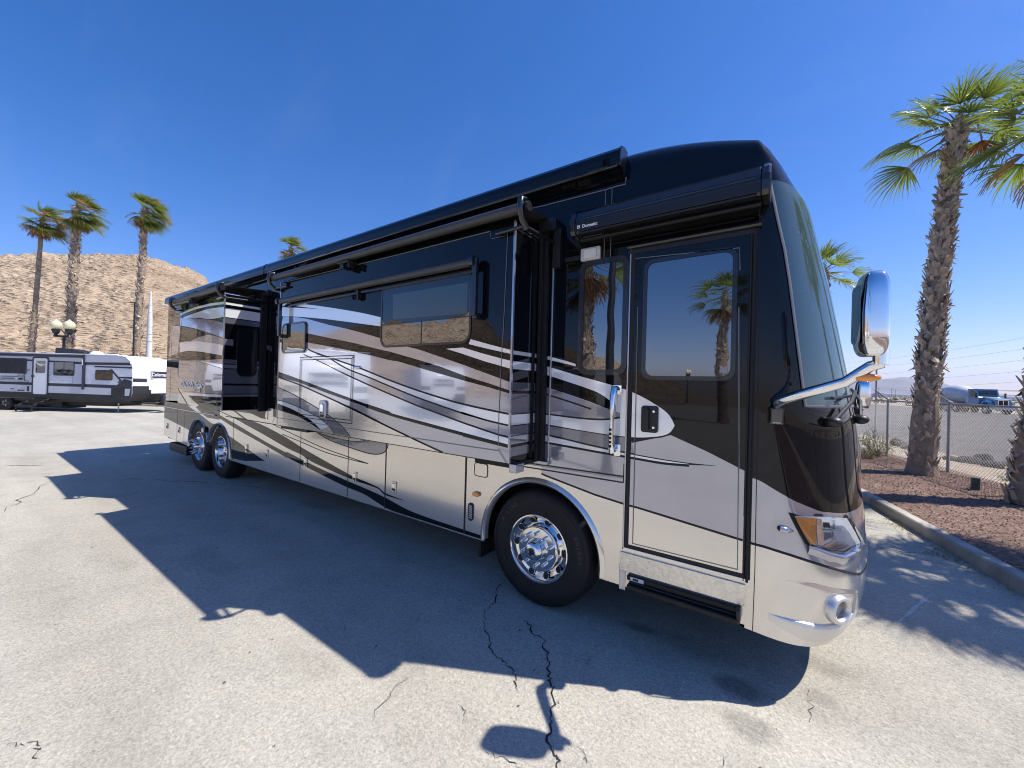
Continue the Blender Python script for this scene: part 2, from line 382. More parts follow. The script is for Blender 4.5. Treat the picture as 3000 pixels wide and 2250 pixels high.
# seams between the baggage doors
def vseam(xx, z0, z1, wd=.009, yy=0, m=None): body.poly([(xx-wd/2, yy-.004, z0), (xx+wd/2, yy-.004, z0), (xx+wd/2, yy-.004, z1), (xx-wd/2, yy-.004, z1)], m or GAP)
for s, wd in (('G 242,80 222,640', .012), ('G 366,100 345,640', .008), ('G 1215,290 1192,980', .012), ('F 600,1290 587,1640', .009), ('F 1440,1195 1418,1650', .009), ('D 788,712 752,1640', .014), ('B 395,940 372,1650', .02)):
    q = XZ(s, 0); vseam((q[0][0]+q[1][0])/2, ZB+.01, 1.235, wd)
body.poly([(-8.7, -.004, 1.232), (-2.14, -.004, 1.232), (-2.14, -.004, 1.245), (-8.7, -.004, 1.245)], GAP)
body.box((XB+.05, -.022, 1.215), (-9.2, .01, 1.235), SLATE); body.poly([(XB+.05, -.0235, 1.208), (-9.2, -.0235, 1.208), (-9.2, -.0235, 1.215), (XB+.05, -.0235, 1.215)], GAP)
# upper rear corner
band(body, 'H 130,800 290,800', 'H 90,1330 245,1270', y, SILVER, 1, XB+.1, -9.3, sm=False)
band(body, 'K -250,120 0,150 40,640', 'K -300,960 -20,1000 240,1010', y, SLATE, 1, XB+.1, -9.3, sm=False)
vseam(XB+.42, 1.25, 3.5, .012); vseam(-7.0, 1.3, 3.4, .02)
band(body, 'H 1760,1110 1870,1155', 'H 1750,1195 1870,1240', y, SLATE, 1, sm=False)
# front section stripes, from the slide to the door (also used on the door, cut at its edges)
XD0, XD1 = -.982, -.188
def front_livery(mb, x0, x1, y):
    # champagne below the second diagonal, silver above it, black above the first
    d2 = [(p.x, p.z) for p in (P(a, b, 0) for a, b in px('Z3 375,125 640,240 1000,380 1220,450 1320,475 2110,720 Z4 400,745'))]
    d2 = [(-2.14, d2[0][1]+.02)]+d2+[(X0+.02, d2[-1][1]-.005)]
    d1 = XZ('Z2 250,1150 700,1180 1080,1105 1400,1250 1720,1415 1800,1455 Z4 405,255', 0)
    d1 = [(-2.14, d1[0][1])]+d1+[(X0+.03, d1[-1][1]-.02)]
    def put(pts, m, lay):
        pts = clipx(pts, x0, x1)
        if len(pts) >= 3: mb.poly([(p[0], y-.0006*lay, p[1]) for p in pts], m)
    ztop = 3.6
    put([(d1[0][0], ztop)]+d1+[(d1[-1][0], ztop)], BLACK, 1) if mb is not body else None
    put(d1+d2[::-1], SILVER, 1)
    put(d2+[(X0+.03, .3), (-2.14, .3)], BEIGE, 1)
    put([(a, b+.008) for a, b in d2]+[(a, b-.008) for a, b in d2[::-1]], GAP, 2)
    kw = dict(x0=x0, x1=x1)
    band(mb, 'A 1600,440 1695,465 2133,580 Z2 255,490', 'A 1600,505 1695,530 2133,630 Z2 255,511', y, WHITE, 2, sm=False, **kw)
    # teardrop in pearl white with its dark and silver leaves
    band(mb, 'A 1560,600 1690,640 2133,772 Z2 270,590 590,680 780,750 960,850 1060,930 1110,1020', 'A 1560,1820 B 1560,345 Z2 0,1010 370,1075 730,1122 950,1118 1060,1090 1110,1025', y, WHITE, 2, line=.012, **kw)
    band(mb, 'Z2 -120,540 0,583 330,692 480,755 600,850', 'Z2 -120,660 0,690 200,755 400,825 600,905', y, BLACK, 3, **kw)
    band(mb, 'Z2 -120,655 0,688 200,757 400,828 640,915', 'Z2 -120,900 0,915 300,952 500,962 640,945', y, SILVER, 4, line=.014, **kw)
    strip(mb, 'Z2 -100,730 0,752 220,822 390,880', y, 5, .014, **kw)
    band(mb, 'Z2 -120,1000 0,1022 300,1070 560,1112 730,1130', 'Z2 -120,1072 0,1092 370,1182 690,1250 760,1262', y, SLATE, 3, line=.012, **kw)
    band(mb, 'Z2 -120,1085 0,1108 370,1198 690,1264 1000,1320 1235,1354', 'Z2 -120,1140 0,1160 400,1233 720,1288 1000,1336 1235,1357', y, WHITE, 4, line=.018, **kw)
    band(mb, 'Z2 690,1255 1000,1311 1235,1345 1465,1368', 'Z2 690,1295 1000,1345 1235,1362 1465,1370', y, BLACK, 3, **kw)
front_livery(body, -1.76, XD0-.03, 0.0)
front_livery(body, XD1+.03, X0+.012, 0.0)
# seams and pin lines of the front section
for s, wd in (('Z1 510,515 495,1100', .006), ('Z1 565,495 550,1095', .006), ('A 1760,0 1700,1650', .007)):
    strip(body, s, 0, 8, wd, SEAMC, sm=False)
strip(body, 'Z1 -200,690 0,645 515,512 565,495 680,465 683,408', 0, 8, .010, SEAMC, sm=False)
for s in ('Z3 375,125 1220,245', 'Z3 375,155 1215,290', 'Z3 1222,150 1218,290'): strip(body, s, 0, 8, .010, GAP, sm=False)
strip(body, 'Z3 390,132 1215,252', 0, 7, .02, SLATE, sm=False)
clipz(body, ZB+.012, 3.7, NLIV); cut_arches(body, NLIV)
body.build('body', coach, smooth=True, ang=35)

# wheel arch lips
for cx, ra, a0, a1 in ((-1.79, .60, -5, 185), (-9.03, .555, -5, 165), (-10.11, .555, 15, 185)):
    lip = MB(); rows = []; lw = 1 if cx > -5 else .62
    for k in range(33):
        a = R(a0+(a1-a0)*k/32); c, s_ = math.cos(a), math.sin(a); b = Vector((cx, 0, .515))
        rows.append([b+Vector((c*(ra+.042*lw), -.002, s_*(ra+.042*lw))), b+Vector((c*(ra+.030*lw), -.014, s_*(ra+.030*lw))), b+Vector((c*(ra+.008), -.022, s_*(ra+.008))), b+Vector((c*(ra-.012), -.004, s_*(ra-.012))), b+Vector((c*(ra-.012), .05, s_*(ra-.012)))])
    lip.grid(rows, BEIGE if cx > -5 else SILVER); lip.build('wheel_arch_trim', coach, smooth=True, ang=60)

# --- front cap
def XN(z):
    tb = [(.33, .41), (.40, .47), (.5, .51), (.65, .535), (.85, .542), (1.1, .52), (1.36, .488), (1.74, .462), (2.05, .415), (2.39, .355), (2.74, .29), (3.04, .222), (3.33, .155), (3.55, .075), (3.66, .03), (3.76, -.02), (4.2, -.3)]
    for (a, b), (c, d) in zip(tb, tb[1:]):
        if z <= c: return b+(d-b)*(max(z, a)-a)/(c-a)
    return tb[-1][1]
PE = 2.6
def capt(t, z, ins=0, pull=0, out=0):
    a = XN(z)-X0-pull+out; b = BW/2-ins+out; th = t*math.pi/2
    return zdrop(Vector((X0+a*math.sin(th)**(2/PE), BW/2-b*max(math.cos(th), 0)**(2/PE), z)))
def cap_hit(pxx, pyy):                  # where a line of sight meets the cap: (t, z)
    d = ray(pxx, pyy); best = None
    for i in range(0, 200):
        t = i/200
        zz = 1.5
        for _ in range(6):
            q = capt(t, zz); k = (q.y+CD)/d.y; zz = min(max(CH+d.z*k, .35), 3.8)
        q = capt(t, zz); k = (q.y+CD)/d.y; e = abs(CAM.x+d.x*k-q.x)
        if best is None or e < best[0]-1e-6: best = (e, t, zz)
        if best and i > 3 and e > best[0]+.02: break
    return best[1], best[2]
def lineof(s):
    pts = sorted(cap_hit(a, b) for a, b in px(s))
    def f(t):
        if t <= pts[0][0]: return pts[0][1]
        for (a, b), (c, d) in zip(pts, pts[1:]):
            if t <= c: return b+(d-b)*(t-a)/max(c-a, 1e-6)
        return pts[-1][1]
    return f
zd2s = lineof('Z4 410,747 700,838 900,903 1080,955 1200,975'); zd1s = lineof('Z4 420,262 560,345 700,424 900,506 1080,520')
def ztp(z):
    tb = [(.3, .25), (1.9, .25), (2.42, .223), (2.86, .195), (3.34, .105), (4.2, .1)]
    for (a, b), (c, d) in zip(tb, tb[1:]):
        if z <= c: return b+(d-b)*(max(z, a)-a)/(c-a)
    return .1
NP, NC = 9, 40
def colt(i, z):
    tp = ztp(z)
    return tp*(i/NP)**1.25 if i <= NP else tp+(1-tp)*(i-NP)/(NC-NP)
WZ0, WZ1 = 1.895, 3.40
capm = MB(); wsm = MB(); cols = list(range(NC+1))
def crow(fz, ins=0, pull=0):            # one full row around the nose, both halves
    r = []
    for i in cols:
        t0 = colt(i, 1.5); z = fz(t0)
        r.append(capt(colt(i, z), z, ins, pull))
    return r+[Vector((p.x, BW-p.y, p.z)) for p in r[-2::-1]]
segs = []
def between(f0, f1, n): return [(lambda t, k=k: f0(t)+(f1(t)-f0(t))*k/n) for k in range(n+1)]
z_b = lambda t: .42-.05*math.sin(min(t*2.2, 1)*math.pi/2)
zone = [(z_b, zd2s, 10, BEIGE), (zd2s, zd1s, 8, SILVER), (zd1s, lambda t: WZ0, 8, BLACK), (lambda t: WZ0, lambda t: WZ1, 16, None), (lambda t: WZ1, lambda t: 3.66, 4, BLACK)]
for f0, f1, n, m in zone:
    rws = [crow(f) for f in between(f0, f1, n)]
    if m: capm.grid(rws, m)
    else:
        L = len(rws[0])
        capm.grid([r[:NP+1] for r in rws], BLACK); capm.grid([r[L-NP-1:] for r in rws], BLACK); wsm.grid([r[NP:L-NP] for r in rws], WSGLASS)
rws = [crow(lambda t, z=z: z, i, j) for z, i, j in ROOF]; capm.grid(rws, BLACK)
r0 = crow(z_b); capm.grid([[Vector((p.x-.06, p.y*.93+BW*.035, p.z-.025)) for p in r0], r0], BEIGE)   # turned-under lower lip
capm.grid([[Vector((p.x-.3, p.y*.9+BW*.05, p.z+.05)) for p in r0], [Vector((p.x-.06, p.y*.93+BW*.035, p.z-.025)) for p in r0]], DARKMET)
fc = capm.build('front_cap', coach, smooth='weld', ang=50)
ws = wsm.build('windshield', coach, smooth='weld', ang=60)
def cap_poly_line(pts, wd, m, out=.004):  # ribbon lying on the cap along (t,z) points
    mb = MB(); q = [capt(t, z, 0, 0, out) for t, z in pts]; rows = []
    for i, p in enumerate(q):
        tn = (q[min(i+1, len(q)-1)]-q[max(i-1, 0)]).normalized(); nr = (Vector((p.x+1.2, p.y-BW/2, 0))).normalized(); s_ = tn.cross(nr).normalized()
        rows.append([p-s_*wd/2, p+nr*.004, p+s_*wd/2])
    mb.grid(rows, m); return mb
gb = [(ztp(WZ1)+.001, WZ1)]+[(ztp(z)-.004, z) for z in (3.3, 3.1, 2.9, 2.7, 2.5, 2.3, 2.1, WZ0)]+[(.25+.75*k/10, WZ0) for k in range(1, 11)]
cap_poly_line(gb, .022, SEAMC).build('windshield_seal', ws, smooth=True)
cap_poly_line([(t/20, zd2s(t/20)) for t in range(0, 20)], .016, GAP, .002).build('pinstripe', fc, smooth=True)
cap_poly_line([(.0+.02, z) for z in (.42, .8, 1.2, 1.6, 2.0, 2.5, 3.0, 3.4)], .006, GAP, .002).build('panel_seam', fc)
# cab seen through the glass: dashboard, seats, folded curtains, ceiling
CABT = mat('cab_tan_leather', (.42, .36, .29), .5, vary=(6, .15)); CABG = mat('cab_grey_vinyl', (.16, .155, .15), .55, vary=(8, .2)); CURT = mat('cab_curtain', (.50, .47, .42), .9, vary=(9, .15))
mb = MB(); mb.prism([(-.55, .12, 1.30), (.12, .12, 1.55), (.20, .12, 1.78), (-.12, .12, 1.84), (-.45, .12, 1.70), (-.55, .12, 1.62)], (0, BW-.24, 0), CABG); mb.build('dashboard', coach, bevel=.03)
for yc in (.62, BW-.62):
    mb = MB(); mb.prism([(-1.25, yc-.27, 1.25), (-.75, yc-.27, 1.22), (-.75, yc-.27, 1.40), (-1.12, yc-.27, 1.44), (-1.22, yc-.27, 2.15), (-1.36, yc-.27, 2.13)], (0, .54, 0), CABT); mb.box((-1.35, yc-.15, 2.16), (-1.24, yc+.15, 2.38), CABT); mb.build('seat', coach, bevel=.05)
mb = MB(); mb.box((-1.5, .03, 3.12), (-.12, BW-.03, 3.16), CABT); mb.box((-.2, .1, 2.98), (-.12, BW-.1, 3.14), CABG); mb.build('ceiling_panel', coach, bevel=.01)
for y0_, sg in ((.07, 1), (BW-.07, -1)):
    mb = MB(); rows = []
    for k in range(25): yy_ = y0_+sg*(.03+.012*math.sin(k*1.9)); rows.append([Vector((-.16-.018*k, yy_, 1.9)), Vector((-.16-.018*k, yy_, 3.1))])
    mb.grid(rows, CURT); mb.build('curtain', coach, smooth=True)
for yc in (.75, BW-.75): mb = MB(); mb.box((-.14, yc-.3, 2.80), (-.11, yc+.3, 3.0), CABG); mb.build('sun_visor', coach, bevel=.01)
# wipers
for k, (t0, t1, z1) in enumerate(((.40, .72, 2.0), (.80, .98, 2.02))):
    wp = MB(); a = capt(t0, 1.80, 0, 0, .03); b = capt((t0+t1)/2, 1.93, 0, 0, .05); c = capt(t1, z1, 0, 0, .03)
    wp.tube([a, b, c], .012, PLASTB, 6); wp.tube([capt(t0+.02, 1.95, 0, 0, .02), capt(t1, 1.97, 0, 0, .02)], .010, PLASTB, 6)
    wp.ball(a, .05, .05, .035, PLASTB); wp.build('windshield_wiper', coach, smooth=True)

# headlight: traced outline carried onto the cap
hl = [cap_hit(a, b) for a, b in px('N 265,215 560,222 840,235 930,390 990,515 880,560 800,610 660,585 520,540 425,525 340,365')]
def cap_fan(pts, m, out, mb=None, n=6):
    mb = mb or MB(); ct = sum(p[0] for p in pts)/len(pts); cz = sum(p[1] for p in pts)/len(pts)
    rows = []
    for k in range(n+1):
        s_ = k/n; rows.append([capt(ct+(t-ct)*s_, cz+(z-cz)*s_, 0, 0, out) for t, z in pts])
    mb.grid(rows, m, close=True); return mb
def cap_rim(pts, m, o0, o1, mb):
    mb.grid([[capt(t, z, 0, 0, o0) for t, z in pts], [capt(t, z, 0, 0, o1) for t, z in pts]], m, close=True); return mb
def scalep(pts, s_):
    ct = sum(p[0] for p in pts)/len(pts); cz = sum(p[1] for p in pts)/len(pts); return [(ct+(t-ct)*s_, cz+(z-cz)*s_) for t, z in pts]
LM = lambda f: [f(t, z) for t, z in hl]
ho = MB(); cap_fan(scalep(hl, 1.09), GAP, .004, ho); cap_rim(scalep(hl, 1.09), GAP, -.01, .004, ho)
head = ho.build('headlight', coach, smooth=True, ang=60)
BOWL = mat('lamp_housing', (.90, .91, .92), .3, .15, .5); rf = MB(); cap_fan(scalep(hl, .97), BOWL, .008, rf)
am = [cap_hit(a, b) for a, b in px('N 283,232 400,236 515,246 505,400 500,535 425,520 350,370')]
cap_fan(am, AMBER, .013, rf)
for s in ('N 510,250 555,250 575,400 578,530 520,525 505,400', 'N 668,262 705,262 700,400 715,470 670,475 680,400'):
    cap_fan([cap_hit(a, b) for a, b in px(s)], CHROME, .017, rf)
cap_fan([cap_hit(a, b) for a, b in px('N 560,340 770,360 775,385 560,365')], CHROME, .018, rf)
cap_fan([cap_hit(a, b) for a, b in px('N 570,545 690,490 800,500 870,545 800,600 650,580')], REFL, .012, rf)
cap_fan([cap_hit(a, b) for a, b in px('N 580,290 650,292 655,345 590,345')], DARKMET, .0105, rf); cap_fan([cap_hit(a, b) for a, b in px('N 590,400 660,400 664,450 600,490')], mat('lamp_shade_grey', (.2, .2, .21), .3), .0105, rf)
rf.build('reflector', head, smooth=True, ang=60)
cl = MB(); cap_fan(scalep(hl, 1.0), CLEAR, .03, cl); cap_rim(scalep(hl, 1.0), CLEAR, .004, .03, cl); cl.build('lens', head, smooth=True, ang=60)
# brow and moulded lip under the headlight
q = [cap_hit(a, b) for a, b in px('N 425,550 520,580 660,635 800,670 870,640 960,600 1040,620')]
mb = MB(); rows = []
for t, z in q: rows.append([capt(t, z+.022, 0, 0, .0), capt(t, z+.012, 0, 0, .018), capt(t, z-.012, 0, 0, .016), capt(t, z-.05, 0, 0, 0)])
mb.grid(rows, SILVER); mb.build('headlight_lip', fc, smooth=True, ang=80)
mb = MB(); a, b = cap_hit(2288, 1548), cap_hit(2322, 1556); p0, p1 = capt(*a), capt(*b); mb.tube([p0+Vector((-.01, -.01, 0)), p0*.5+p1*.5+Vector((0, -.012, 0)), p1+Vector((.0, 0, 0))], [.022, .022, .006], SILVER, 10); mb.ball(p0+Vector((-.012, -.012, 0)), .01, .01, .014, PLASTB)
mb.build('washer_nozzle', fc, smooth=True)
# fog lamp
fgt, fgz = cap_hit(2452, 1783); fp = capt(fgt, fgz); tn = (capt(fgt+.02, fgz)-capt(fgt-.02, fgz)); nr = Vector((tn.y, -tn.x, -.12)).normalized()
fx = (nr+Vector((.8, 0, 0))).normalized()
fx = Vector((.80, -.60, -.02)).normalized(); fp = fp-fx*.03
fl = MB(); fl.lathe([(.112, -.05), (.100, -.012), (.094, .02), (.090, .045), (.083, .062), (.073, .068), (.064, .064), (.058, .05), (.053, .0)], fp, fx, SATIN, 40); fl.lathe([(.150, -.052), (.140, -.030), (.125, -.034), (.110, -.05)], fp, fx, SATIN, 40)
fo = fl.build('fog_light', coach, smooth=True, ang=60)
mb = MB(); mb.lathe([(.053, .0), (.04, -.035), (0, -.045)], fp, fx, REFL, 28); mb.lathe([(.02, -.03), (.016, -.005), (0, .0)], fp, fx, DARKMET, 16); mb.build('reflector', fo, smooth=True, ang=60)
mb = MB(); mb.lathe([(.056, .035), (.03, .046), (0, .049)], fp, fx, CLEAR, 28); mb.build('lens', fo, smooth=True, ang=60)
def crease(sq, prof, m=None):
    q0 = [cap_hit(a, b) for a, b in px(sq)]; q = [(a[0]+(b[0]-a[0])*k/6, a[1]+(b[1]-a[1])*k/6) for a, b in zip(q0, q0[1:]) for k in range(6)]+[q0[-1]]; n = len(q); mb = MB(); rows = []
    for i, (t, z) in enumerate(q):
        k = min(1, i/(n*.35)); rows.append([capt(t, z+dz*(.35+.65*k), 0, 0, o*k+.0006) for dz, o in prof])
    mb.grid(rows, m or SATIN); mb.build('bumper_crease', fc, smooth=True, ang=70)
crease('N 200,940 330,965 430,988 520,1010 610,1035 700,1055 800,1068 880,1072 960,1072', [(.03, .0004), (.012, .002), (.001, .005), (-.003, .0045), (-.008, .0004)], BEIGE)
crease('N 0,1280 80,1305 150,1325 240,1348 330,1370 420,1390 500,1405 580,1416 660,1412 730,1400 800,1370 860,1325 900,1260 925,1180 945,1090', [(.010, -.004), (.005, .008), (-.001, .014), (-.03, .016), (-.07, .009), (-.11, 0)])
# --- main slide-out
def window(name, x0, z0, x1, z1, r, y, parent, glass, fr=.022, frm=None, proud=.008, bars=()):
    mb = MB(); o = rrect(x0, z0, x1, z1, r); i = rrect(x0+fr, z0+fr, x1-fr, z1-fr, max(r-fr*.6, .01))
    n = len(o); f = frm or AWNBLK
    ring(mb, o, i, y-proud, f); mb.add([(a, y-proud, b) for a, b in o]+[(a, y+.002, b) for a, b in o], [(k, (k+1) % n, n+(k+1) % n, n+k) for k in range(n)], f)
    for b in bars:
        if b[0] == 'h': mb.box((x0+fr, y-proud+.001, b[1]-.007), (x1-fr, y, b[1]+.007), f)
        else: mb.box((b[1]-.006, y-proud+.001, b[2]), (b[1]+.006, y, b[3]), f)
    wo_ = mb.build(name, parent)
    g = MB(); g.poly([(a, y-proud+.004, b) for a, b in i], glass); g.build('pane', wo_)
    return wo_
sl_ = MB(); y = YM; ZT = 3.30
sl_.box((XLM, y, 1.35), (XRM, .0-.002, ZT), BLACK)
K = dict()
band(sl_, 'E 190,800 275,860 720,850 1100,920 1500,1000 1800,1070 2133,1155 C 350,450 1000,590 1500,740 2133,920 A 500,960 800,1040 1145,1145 1250,1170', 'F 130,530 340,1000 B 300,1100 1250,1100', y, SILVER, 1, XLM, XRM, sm=False)
band(sl_, 'E 170,830 275,862 720,960 880,1040 1500,1250 C 540,790 820,905 1300,1080 1900,1270 2133,1330 A 500,1365 800,1430 1130,1495 1250,1520', 'F 100,500 300,900 B 300,1000 1250,1000', y, WHITE, 2, XLM, XRM, sm=False)
strip(sl_, 'E 720,960 880,1035 1500,1248 C 540,790 820,905 1300,1080 1900,1270 2133,1330 A 500,1365 800,1430 1145,1500', y, 5, .016, x0=XLM, x1=XRM)
# slate stripe inside the white
band(sl_, 'C 0,660 190,750 500,870 900,1040 1400,1240 2133,1495 B 300,165 700,290 975,360 1250,420', 'C 0,760 190,850 590,1030 870,1150 1300,1330 1650,1460 2133,1640 B 500,385 900,520 1110,575 1250,620', y, SILVER, 3, XLM, XRM, line=.016)
band(sl_, 'E 648,1045 960,1150 C 0,655', 'E 650,1050 960,1185 C 0,765', y, SILVER, 3, line=.012)
strip(sl_, 'E 880,1045 1080,1115 C 0,658 190,750 500,870 900,1040 1400,1240 2133,1495 B 300,165 700,290 975,360 1250,420', y, 6, .014, x0=XLM, x1=XRM)
# olive-black band and the slate field under it
band(sl_, 'F 160,40 360,103 600,192 1000,342 1470,515 1750,612 2133,742 D 430,20 900,190 1500,350 2133,525 B 300,510 900,665 1250,760', 'F 160,130 360,185 600,250 1000,402 1470,570 1750,680 D 420,65 900,240 1500,410 2133,590 B 300,565 900,730 1250,820', y, BLACK, 4, XLM, XRM)
band(sl_, 'F 160,130 360,185 600,248 1000,400 1470,570 1750,680 D 420,65 900,240 1500,410 2133,590 B 300,565 900,730 1250,820', 'F 160,138 360,202 600,290 1000,470 1500,697 D 190,102 600,312 1200,602 1750,858 2000,1100 B 400,1100 1250,1100', y, SILVER, 3, XLM, XRM, sm=False)
band(sl_, 'F 100,120 160,138 360,202 600,290 1000,470 1500,697 D 190,102 600,312 1200,602 1750,858', 'F -60,1050 300,1100 D 0,700 800,850 1740,950', y, BEIGE, 4, XLM, XRM, sm=False)
strip(sl_, 'F 160,135 360,200 600,288 1000,468 1500,695 D 190,100 600,310 1200,600 1760,862', y, 6, .016)
# lower left sweeps
band(sl_, 'F 100,290 140,295 350,385 600,515 900,690 1050,785 1200,900 1340,1020 1465,1178', 'F 80,510 125,520 340,575 570,665 860,810 960,880 1100,1000 1185,1125', y, SLATE, 5, XLM, XRM, line=.010)
strip(sl_, 'F 140,295 350,385 600,515 900,690 1050,785 1200,900 1340,1020 1465,1178', y, 6, .010)
band(sl_, 'F 80,520 125,530 340,585 570,675 860,818 960,885 1090,1000', 'F 100,580 170,592 450,702 700,842 830,940 950,1060', y, WHITE, 5, XLM, XRM)
band(sl_, 'F 120,582 170,592 450,702 700,842 830,940 955,1068', 'F 120,690 280,738 560,832 750,942 950,1070', y, BLACK, 5, XLM, XRM)
# upper stripes
band(sl_, 'E 300,395 500,405 720,442 1100,547 1400,612 1700,692 1985,776 C 1000,290 1380,390 1700,500 2133,650 A 500,705 800,815 1150,945 1250,980', 'E 190,780 275,790 720,690 1100,772 1500,852 C 400,312 740,395 830,412 1300,547 1700,667 2133,832 A 500,880 800,970 1145,1090 1250,1125', y, SILVER, 2, XLM, XRM, sm=False)
band(sl_, 'E 200,160 300,165 600,180 1000,228 1400,290 1700,345 2000,415', 'E 200,390 300,392 600,405 1000,440 1400,490 1700,530 1995,570', y, WHITE, 3, XLM, XRM)
band(sl_, 'E 200,208 300,210 500,216 750,247 960,271', 'E 200,238 300,240 500,246 750,260 960,271', y, BLACK, 4, XLM, XRM)
band(sl_, 'A 470,200 700,265 1000,345 1185,390', 'A 435,285 700,350 1000,418 1178,458', y, WHITE, 3, XLM, XRM)
band(sl_, 'A 50,365 340,345 700,455 1000,535 1180,578', 'A 50,368 300,445 700,580 1000,665 1168,715', y, WHITE, 3, XLM, XRM, sm=False)
# seams, mitred corner, edge trim
strip(sl_, 'F 165,845 2133,1140 D 1200,600 2133,742 B 940,830', y, 7, .008, SEAMC, sm=False)
strip(sl_, 'B 950,805 1092,1045', y, 7, .016, SLATE, sm=False); strip(sl_, 'F 160,845 102,945', y, 7, .014, SLATE, sm=False)
strip(sl_, 'Z6 1815,320 1780,1106 A 1035,0 960,1500 B 950,750', y, 7, .006, SEAMC, sm=False)
strip(sl_, 'E 240,760 188,1640 F 160,840', y, 7, .008, SEAMC, sm=False)
strip(sl_, 'Z6 210,680 1000,490 1690,315', y, 7, .010, SEAMC, sm=False)
strip(sl_, 'Z6 1690,330 1695,370 1805,345', y, 7, .005, SEAMC, sm=False)
# front end of the slide: the same bands wrapped round the corner
def wrap(mb, xx, y0, y1, spans, off=.002):
    for zt, zb, m in spans: mb.poly([(xx+off, y0, zb), (xx+off, y1, zb), (xx+off, y1, zt), (xx+off, y0, zt)], m)
def zed(s, y): return [p[1] for p in XZ(s, y)]
za = zed('A 1185,393 1180,460 1178,578 1170,715 1160,945 1148,1090 1146,1145 1135,1495 1133,1512', YM); zb_ = zed('B 1132,210 1132,392 1125,410 1115,575 1113,590 1112,728 1110,780', YM)
wrap(sl_, XRM, YM, -.003, [(za[0], za[1], WHITE), (za[2], za[3], WHITE), (za[4], za[5], SLATE), (za[6], za[7], SLATE), (zb_[0], zb_[1], WHITE), (zb_[2], zb_[3], SLATE), (zb_[4], zb_[5], SILVER), (zb_[6], 1.40, SLATE)])
clipz(sl_, 1.35, ZT); slide = sl_.build('main_slide_out', coach)
tr = MB(); tr.box((XLM-.004, YM-.006, 1.35), (XLM+.012, YM+.012, ZT), SILVER); tr.build('edge_trim', slide)
tr = MB(); tr.box((XRM-.012, YM-.006, 1.35), (XRM+.004, YM+.012, ZT), SILVER)
tr.box((XRM, -.16, 1.36), (XRM+.014, -.12, ZT-.05), DARKMET); tr.tube([(XRM+.004, YM+.02, ZT-.06), (XRM+.004, -.08, ZT-.06)], .008, ALU, 6); tr.tube([(XRM+.004, YM+.1, ZT-.03), (XRM+.004, -.04, ZT-.03)], .010, ALU, 6)
tr.build('edge_trim', slide)
gk = MB()
for x0, x1, d in ((XRM+.01, XRM+.04, .09), (XRM+.04, XRM+.075, .05)): gk.box((x0, -d, 1.32), (x1, -.004, 3.36), RUBBER)
gk.box((XRM-.1, -.05, 1.29), (XRM+.12, -.003, 1.32), SILVER); gk.box((XRM+.105, -.02, 1.29), (XRM+.12, -.002, 3.3), SILVER); gk.box((XRM-.0, -.10, 3.32), (XRM+.17, -.003, 3.42), PLASTB); gk.box((XRM+.13, -.06, 3.0), (XRM+.2, -.003, 3.34), PLASTB)
gk.build('slide_seal', coach, bevel=.004)
mb = MB(); mb.box((XRM-.02, -.42, 1.27), (XRM+.05, -.30, 1.34), SILVER); mb.box((-2.2, -.40, 1.30), (XRM, -.05, 1.345), DARKMET); mb.build('slide_runner', coach, bevel=.004)
mb = MB(); mb.box((XLM, -.40, 1.30), (-5.0, -.05, 1.345), DARKMET); mb.build('slide_runner', coach, bevel=.004)
# windows of the slide
c = [P(1120, 835, YM), P(1385, 790, YM), P(1380, 1003, YM), P(1114, 1022, YM)]
wx0, wx1 = (c[0].x+c[3].x)/2, (c[1].x+c[2].x)/2; wz1 = (c[0].z+c[1].z)/2; wz0 = (c[2].z+c[3].z)/2; wzh = (P(1118, 953, YM).z+P(1381, 926, YM).z)/2; wxm = P(1235, 985, YM).x
wn = window('window', wx0, wz0, wx1, wz1, .10, YM, coach, GLASSM, bars=[('h', wzh), ('v', wxm, wz0, wzh)])
mb = MB(); mb.poly([(a, YM-.0055, b) for a, b in rrect(wx0+.03, wzh+.008, wx1-.03, wz1-.03, .05)], GLASSD); mb.build('pane', wn)
mb = MB(); q = XZ('Z6 990,770 1530,682 1525,905 990,950', YM); mb.poly([(a, YM-.0065, b) for a, b in q], BLIND); mb.build('blind', wn)
c = [P(831, 950, YM), P(900, 941, YM), P(896, 1033, YM), P(826, 1036, YM)]
window('window', c[0].x, c[2].z+.0, c[1].x, c[0].z+.0, .07, YM, coach, GLASSM, fr=.02, proud=.02)
# refrigerator access hatch with its pull
c = [P(882, 1045, YM), P(1039, 1041, YM), P(1031, 1244, YM), P(874, 1220, YM)]
hx0, hx1, hz1, hz0 = (c[0].x+c[3].x)/2, (c[1].x+c[2].x)/2, (c[0].z+c[1].z)/2, (c[2].z+c[3].z)/2
mb = MB()
for i_, wd, m in ((0, .009, GAP), (.035, .008, GAP)):
    a = rrect(hx0+i_, hz0+i_, hx1-i_, hz1-i_, .004, 1); b = rrect(hx0+i_+wd, hz0+i_+wd, hx1-i_-wd, hz1-i_-wd, .004, 1); ring(mb, a, b, YM-.0062, m)
mb.box((hx0+.01, YM-.014, hz1-.03), (hx1-.02, YM-.006, hz1-.018), SILVER)
ht = mb.build('access_hatch', coach)
mb = MB(); lc = P(949, 1197, YM); o = rrect(lc.x-.075, lc.z-.11, lc.x+.075, lc.z+.10, .045); mb.prism([(a, YM-.007, b) for a, b in o], (0, -.016, 0), LENSW); i = rrect(lc.x-.035, lc.z-.06, lc.x+.04, lc.z+.055, .03); mb.prism([(a, YM-.0235, b) for a, b in i], (0, -.012, 0), CHROME); mb.box((lc.x-.03, YM-.038, lc.z-.10), (lc.x+.04, YM-.0235, lc.z-.07), PLASTB)
mb.build('handle', ht, bevel=.004)
